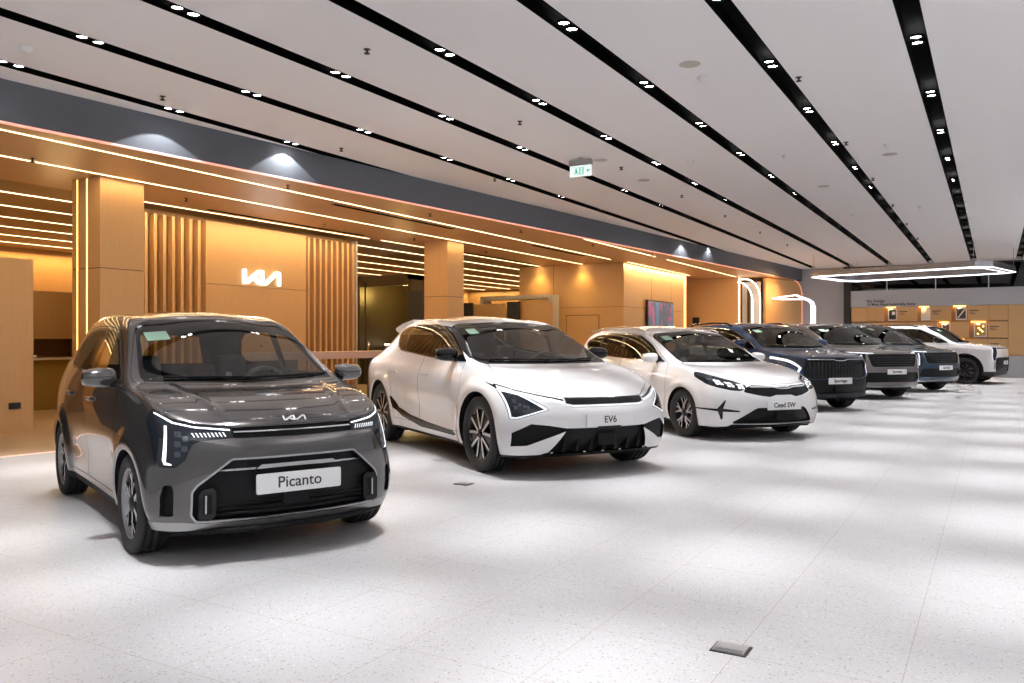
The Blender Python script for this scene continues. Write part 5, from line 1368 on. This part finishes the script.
# ---- far wall
st(MB().box(-10.5, -5.04, Y1, Y1 + .2, 0, H, mat=M['grey_wall']).build('wall_far'))
st(MB().box(-5.04, -4.80, Y1 - .35, Y1 + .2, 0, H, mat=M['black_frame']).build('trim_15'))
st(MB().box(-4.8, 14, Y1 + .15, Y1 + .3, 0, H, mat=M['black_frame']).build('wall_far'))
w1 = st(MB().box(-4.8, 14, Y1 + .02, Y1 + .04, 3.15, H - .02, mat=M['dark_glazing']).build('window_1'))
mb = MB().m(M['white_plastic'])
for x in (-3.55, -1.9, -.2, 1.5, 3.2, 5): mb.box(x - .015, x + .015, Y1 - .02, Y1 + .02, 3.15, H - .1)
mb.box(-4.8, 14, Y1 - .02, Y1 + .02, H - .06, H, mat=M['black_frame'])
mb.build('mullions', w1)
# ---- display wall
dw = empty('display_wall', (-4.8, 34.1, 0), 0, 'long display wall, grey header and plinth around wood boxes with lit niches', 'display wall')
MB().box(0, 16, 0, .25, 2.58, 3.2, mat=M['grey_panel']).build('header', dw)
MB().box(0, 16, -.02, .25, 0, .76, mat=M['grey_panel']).box(0, 16, .0, .2, 0, .06, mat=M['black_frame']).build('plinth', dw)
MB().box(0, 16, .2, .26, .7, 2.6, mat=M['oak_back']).build('back_panel', dw)
cx = [-4.78, -4.21, -3.62, -3.17, -2.5, -2.05, -1.38, -.86, -.19, .40]; R1 = (2.02, 2.57); R2 = (1.40, 1.99); R3 = (.78, 1.37)
niche = {(0, 2), (0, 4), (0, 6), (1, 5), (1, 7), (2, 6)}
cx2 = [[-4.78, -4.21, -3.62, -3.17, -2.5, -2.05, -1.38, -.86, -.19, .40], [-4.78, -4.21, -3.3, -2.7, -2.3, -1.82, -1.40, -.81, -.22, .40], [-4.78, -4.21, -3.6, -2.9, -2.3, -1.8, -1.26, -.90, -.22, .40]]
NC = []
for r, (za, zb) in enumerate((R1, R2, R3)):
    for i in range(9):
        a, b = cx2[r][i] + 4.8, cx2[r][i + 1] + 4.8
        if (r, i) in niche: NC.append((a, b, za, zb, r, i)); continue
        if (r, i) in ((1, 4), ): pass
        MB().box(a + .006, b - .006, 0, .2, za + .006, zb - .006, mat=M['oak']).build('wood_box', dw)
        if i in (3, 5, 7, 8) and not (r == 0 and i == 8):
            mb = MB().m(M['ink'])
            for q in range(3): mb.box(a + .06, a + (.34, .22, .28)[q], -.004, 0, zb - .2 - .055 * q, zb - .2 - .055 * q + (.016 if q else .03))
            mb.build('caption', dw)
MB().box(5.21, 16, 0, .2, .78, 2.57, mat=M['oak']).build('wood_panel', dw)
for j, (a, b, za, zb, r, i) in enumerate(NC):
    mb = MB().m(M['led_amber']); mb.box(a + .06, b - .06, .10, .16, zb - .02, zb - .012); mb.build('niche_light', dw)
    spot(-4.8 + (a + b) / 2, 34.18, zb - .03, 22, 120, 1, (1, .62, .18), .03)
for (a, b, za, zb, r, i), (c1, lb) in zip([n for n in NC if n[4:] in ((0, 2), (0, 4), (0, 6), (1, 5), (1, 7))], (((.02, .02, .02), 'white framed dark print in the leftmost lit niche of the display wall'), ((.85, .8, .7), 'pale print glowing in the second lit niche of the top row'), ((.03, .03, .03), 'black print with a light diagonal in the third lit niche of the top row'), ((.1, .07, .08), 'framed dark print in the lower lit niche behind the white boxy SUV'), ((.35, .22, .05), 'framed warm spotted print in the rightmost lower lit niche'))):
    fp = empty('framed_print', (-4.8 + (a + b) / 2 + .06, 34.19, za + .03), 0, lb, 'picture')
    w = (b - a) * .34; h = zb - za - .09
    MB().box(-w, w, 0, .03, 0, h, bev=.004, mat=M['white_plastic']).build('frame', fp)
    mb = MB(); mb.box(-w + .035, w - .035, -.006, 0, .05, h - .05, mat=pmat('print_%d' % i, c1, .4, var=.5, bump=(6, .1)))
    if (r, i) == (0, 6): mb.prism([(-w + .05, .08), (-w + .09, .08), (w - .04, h - .08), (w - .09, h - .08)], -.009, -.006, 'y', mat=M['white_plastic'])
    if (r, i) == (0, 2): mb.box(-.02, .09, -.009, -.006, .22, .34, mat=M['white_plastic'])
    if (r, i) == (1, 7):
        for (px, pz) in ((-.08, .12), (.06, .2), (-.05, .32), (.09, .38), (.0, .26)): mb.disc((px, -.009, pz), .035, 12, 'y', mat=M['led_yellow'])
    mb.build('print', fp)
for k_, (tx, sz) in enumerate((('Kia Design', .145), ('10 Must Have Sustainable Items', .13))):
    o = text_mesh('header_lettering', tx, sz, M['ink'], dw, .002, 'LEFT', bold=.003); o.rotation_euler = (R(90), 0, 0); o.location = (.58, -.004, 2.80 - .13 * k_)
# ---- hanging light frame
pr = empty('pendant_light_frame', (0, 0, 0), 0, 'large hexagonal silver light frame hanging before the display wall', 'pendant light')
oc = [(-5.3, 29.0), (-4.75, 31.3), (-4.3, 31.9), (.25, 30.35), (.55, 29.9), (-.05, 27.6), (-.5, 27.25), (-5.0, 28.6)]
cx_, cy_ = sum(p[0] for p in oc) / 8, sum(p[1] for p in oc) / 8
ic = [(cx_ + (x - cx_) * .90, cy_ + (y - cy_) * .80) for x, y in oc]; N = len(oc)
mb = MB().m(M['chrome' if False else 'satin']); z0, z1 = 3.42, 3.60
for i in range(N):
    a, b, c_, d_ = oc[i], oc[(i + 1) % N], ic[(i + 1) % N], ic[i]
    for q in (((*a, z0), (*b, z0), (*b, z1), (*a, z1)), ((*d_, z1), (*c_, z1), (*c_, z0), (*d_, z0)), ((*a, z1), (*b, z1), (*c_, z1), (*d_, z1)), ((*d_, z0), (*c_, z0), (*b, z0), (*a, z0))): mb.quad(*q)
mb.build('frame', pr)
MB().tube([(x, y, z0 - .01) for x, y in oc], .014, 6, closed=True, mat=M['led_white']).build('outer_light_edge', pr)
MB().tube([(x, y, z0 - .01) for x, y in ic], .009, 6, closed=True, mat=M['led_white']).build('inner_light_edge', pr)
for i in (0, 2, 4, 6): MB().tube([(oc[i][0] * .98 + cx_ * .02, oc[i][1] * .98 + cy_ * .02, z1), (oc[i][0] * .98 + cx_ * .02, oc[i][1] * .98 + cy_ * .02, H)], .006, 6, mat=M['brushed']).build('suspension_wire', pr)
# ---- exit sign
ex = empty('exit_sign', (-5.62, 11.8, 0), 0, 'hanging emergency exit sign with green running figure and arrow', 'sign')
MB().box(-.19, .19, -.04, .04, 4.03, 4.12, bev=.006, mat=M['brushed']).box(-.03, .03, -.02, .02, 4.1, H).build('housing', ex)
MB().box(-.185, .185, -.008, .008, 3.86, 4.03, mat=M['sign_face']).build('sign_plate', ex)
mb = MB().m(M['sign_green'])
z = 3.945
mb.box(-.02, .055, -.012, -.009, 3.885, 4.005); mb.prism([(.10, z), (.13, z + .03), (.13, z + .01), (.165, z + .01), (.165, z - .01), (.13, z - .01), (.13, z - .03)], -.012, -.009, 'y')
mb.disc((-.075, -.012, 3.99), .013, 12, 'y'); mb.prism([(-.10, 3.975), (-.06, 3.975), (-.055, 3.93), (-.02, 3.89), (-.035, 3.885), (-.075, 3.92), (-.115, 3.89), (-.125, 3.90), (-.085, 3.935)], -.012, -.009, 'y')
mb.box(.006, .035, -.0135, -.011, 3.895, 3.995, mat=M['sign_face'])
mb.build('pictograms', ex)
# ---- small fittings
def copies(o, spots_, lab, cat, grp):
    tag(o, lab, cat, grp)
    for i, p in enumerate(spots_):
        c = o if i == 0 else o.copy()
        if i: COL.objects.link(c)
        c.location = p
mb = MB(); mb.lathe([(.035, 0), (.035, -.008), (.012, -.012), (.012, -.035), (.03, -.045), (.03, -.05), (.001, -.055)], 16, 'z', mat=M['dark_metal'])
copies(mb.build('sprinkler'), [(x, y, H + .004) for x, y in [(-5.35, 6.35), (-8.45, 6.36), (-8.42, 9.41), (-1.85, 9.39), (-1.86, 12.79), (-5.37, 9.43), (-5.34, 12.76), (-5.33, 15.81), (-1.86, 15.85), (-5.32, 18.8), (-7.65, 12.54), (-1.86, 19.1), (-1.86, 22.3), (-5.33, 22.1), (-5.33, 25.4), (-1.86, 25.6)]], 'small dark sprinkler head in the white ceiling', 'sprinkler', 'sprinkler heads in the white ceiling')
mb = MB(); mb.lathe([(.035, 0), (.035, -.008), (.012, -.012), (.012, -.04), (.034, -.05), (.034, -.056), (.001, -.06)], 16, 'z', mat=M['dark_metal'])
copies(mb.build('sprinkler'), [(x, y, HS + .003) for x, y in [(-10.94, 6.26), (-9.42, 9.32), (-11.76, 9.31), (-11.92, 12.8), (-9.2, 12.74), (-8.87, 15.63), (-11.71, 15.59), (-11.74, 18.8), (-8.61, 18.78), (-8.18, 21.75)]], 'small dark sprinkler head in the wood soffit', 'sprinkler', 'sprinkler heads in the wood soffit')
mb = MB(); mb.lathe([(.062, 0), (.062, -.02), (.05, -.024), (.045, -.045), (.03, -.055), (.001, -.057)], 24, 'z', mat=M['white_plastic'])
copies(mb.build('smoke_detector'), [(x, y, H + .004) for x, y in [(-2.75, 8.86), (-8.2, 4.63), (-1.36, 13.23), (-2.79, 13.22), (-4.2, 12.9), (-1.36, 19.65), (-2.78, 20.11)]], 'small white smoke detector on the white ceiling', 'smoke detector', 'smoke detectors on the white ceiling')
mb = MB(); mb.lathe([(.11, 0), (.11, -.006), (.10, -.01), (.001, -.01)], 28, 'z', mat=M['beige_grille'])
copies(mb.build('ceiling_speaker'), [(x, y, H + .004) for x, y in [(-2.74, 8.38), (-2.75, 16.21), (-5.42, 13.99), (-5.42, 12.1), (-1.4, 13.95)]], 'flat round beige speaker grille in the white ceiling', 'speaker', 'round speaker grilles in the white ceiling')
def fbox(x, y, rz, lab, sc=1):
    o = empty('floor_socket_box', (x, y, 0), rz, lab, 'floor box')
    MB().box(-.075 * sc, .075 * sc, -.06 * sc, .06 * sc, 0, .006, bev=.003, mat=M['dark_metal']).build('frame', o)
    MB().box(-.066 * sc, .062 * sc, -.050 * sc, .050 * sc, .005, .009, mat=M['brushed']).build('lid', o)
    MB().box(-.058 * sc, .054 * sc, -.044 * sc, -.018 * sc, .009, .010, mat=M['alloy_grey']).build('lid_recess', o)
fbox(-.94, 3.41, R(0), 'brushed metal floor socket box, nearest on the terrazzo')
fbox(-4.09, 6.17, R(0), 'small metal floor socket box in front of the white crossover')
fbox(.55, 23.9, R(0), 'dark floor socket box at the right edge of the picture')
# ---- cars
POSES = dict(picanto=(-4.192, 3.873, -22.87), ev6=(-3.859, 7.622, -31.97), ceed=(-3.068, 11.447, -38.4), sportage=(-3.10, 16.36, -39.5), sorento=(-2.57, 20.33, -40.), carnival=(-1.87, 23.85, -31.6), ev9=(-.587, 29.22, -11.7))
for _ in (0,):
    car_picanto((*POSES['picanto'][:2], 0), R(POSES['picanto'][2])); car_ev6((*POSES['ev6'][:2], 0), R(POSES['ev6'][2])); car_ceed((*POSES['ceed'][:2], 0), R(POSES['ceed'][2]))
    car_sportage((*POSES['sportage'][:2], 0), R(POSES['sportage'][2])); car_sorento((*POSES['sorento'][:2], 0), R(POSES['sorento'][2])); car_carnival((*POSES['carnival'][:2], 0), R(POSES['carnival'][2])); car_ev9((*POSES['ev9'][:2], 0), R(POSES['ev9'][2]))
# ---- world, camera
wd = bpy.data.worlds.new('world'); SC.world = wd; wd.use_nodes = True
wd.node_tree.nodes['Background'].inputs[0].default_value = (.86, .87, .9, 1); wd.node_tree.nodes['Background'].inputs[1].default_value = .5
cam = bpy.data.cameras.new('camera'); co = bpy.data.objects.new('camera', cam); COL.objects.link(co); SC.camera = co
cam.sensor_width = 36; cam.lens = 830 / 1024 * 36; co.location = (0, 0, 1.27); co.rotation_euler = (R(90), 0, R(30.2)); cam.clip_end = 200
SC.view_settings.view_transform = 'Standard'; SC.view_settings.look = 'None'; SC.view_settings.exposure = 0.
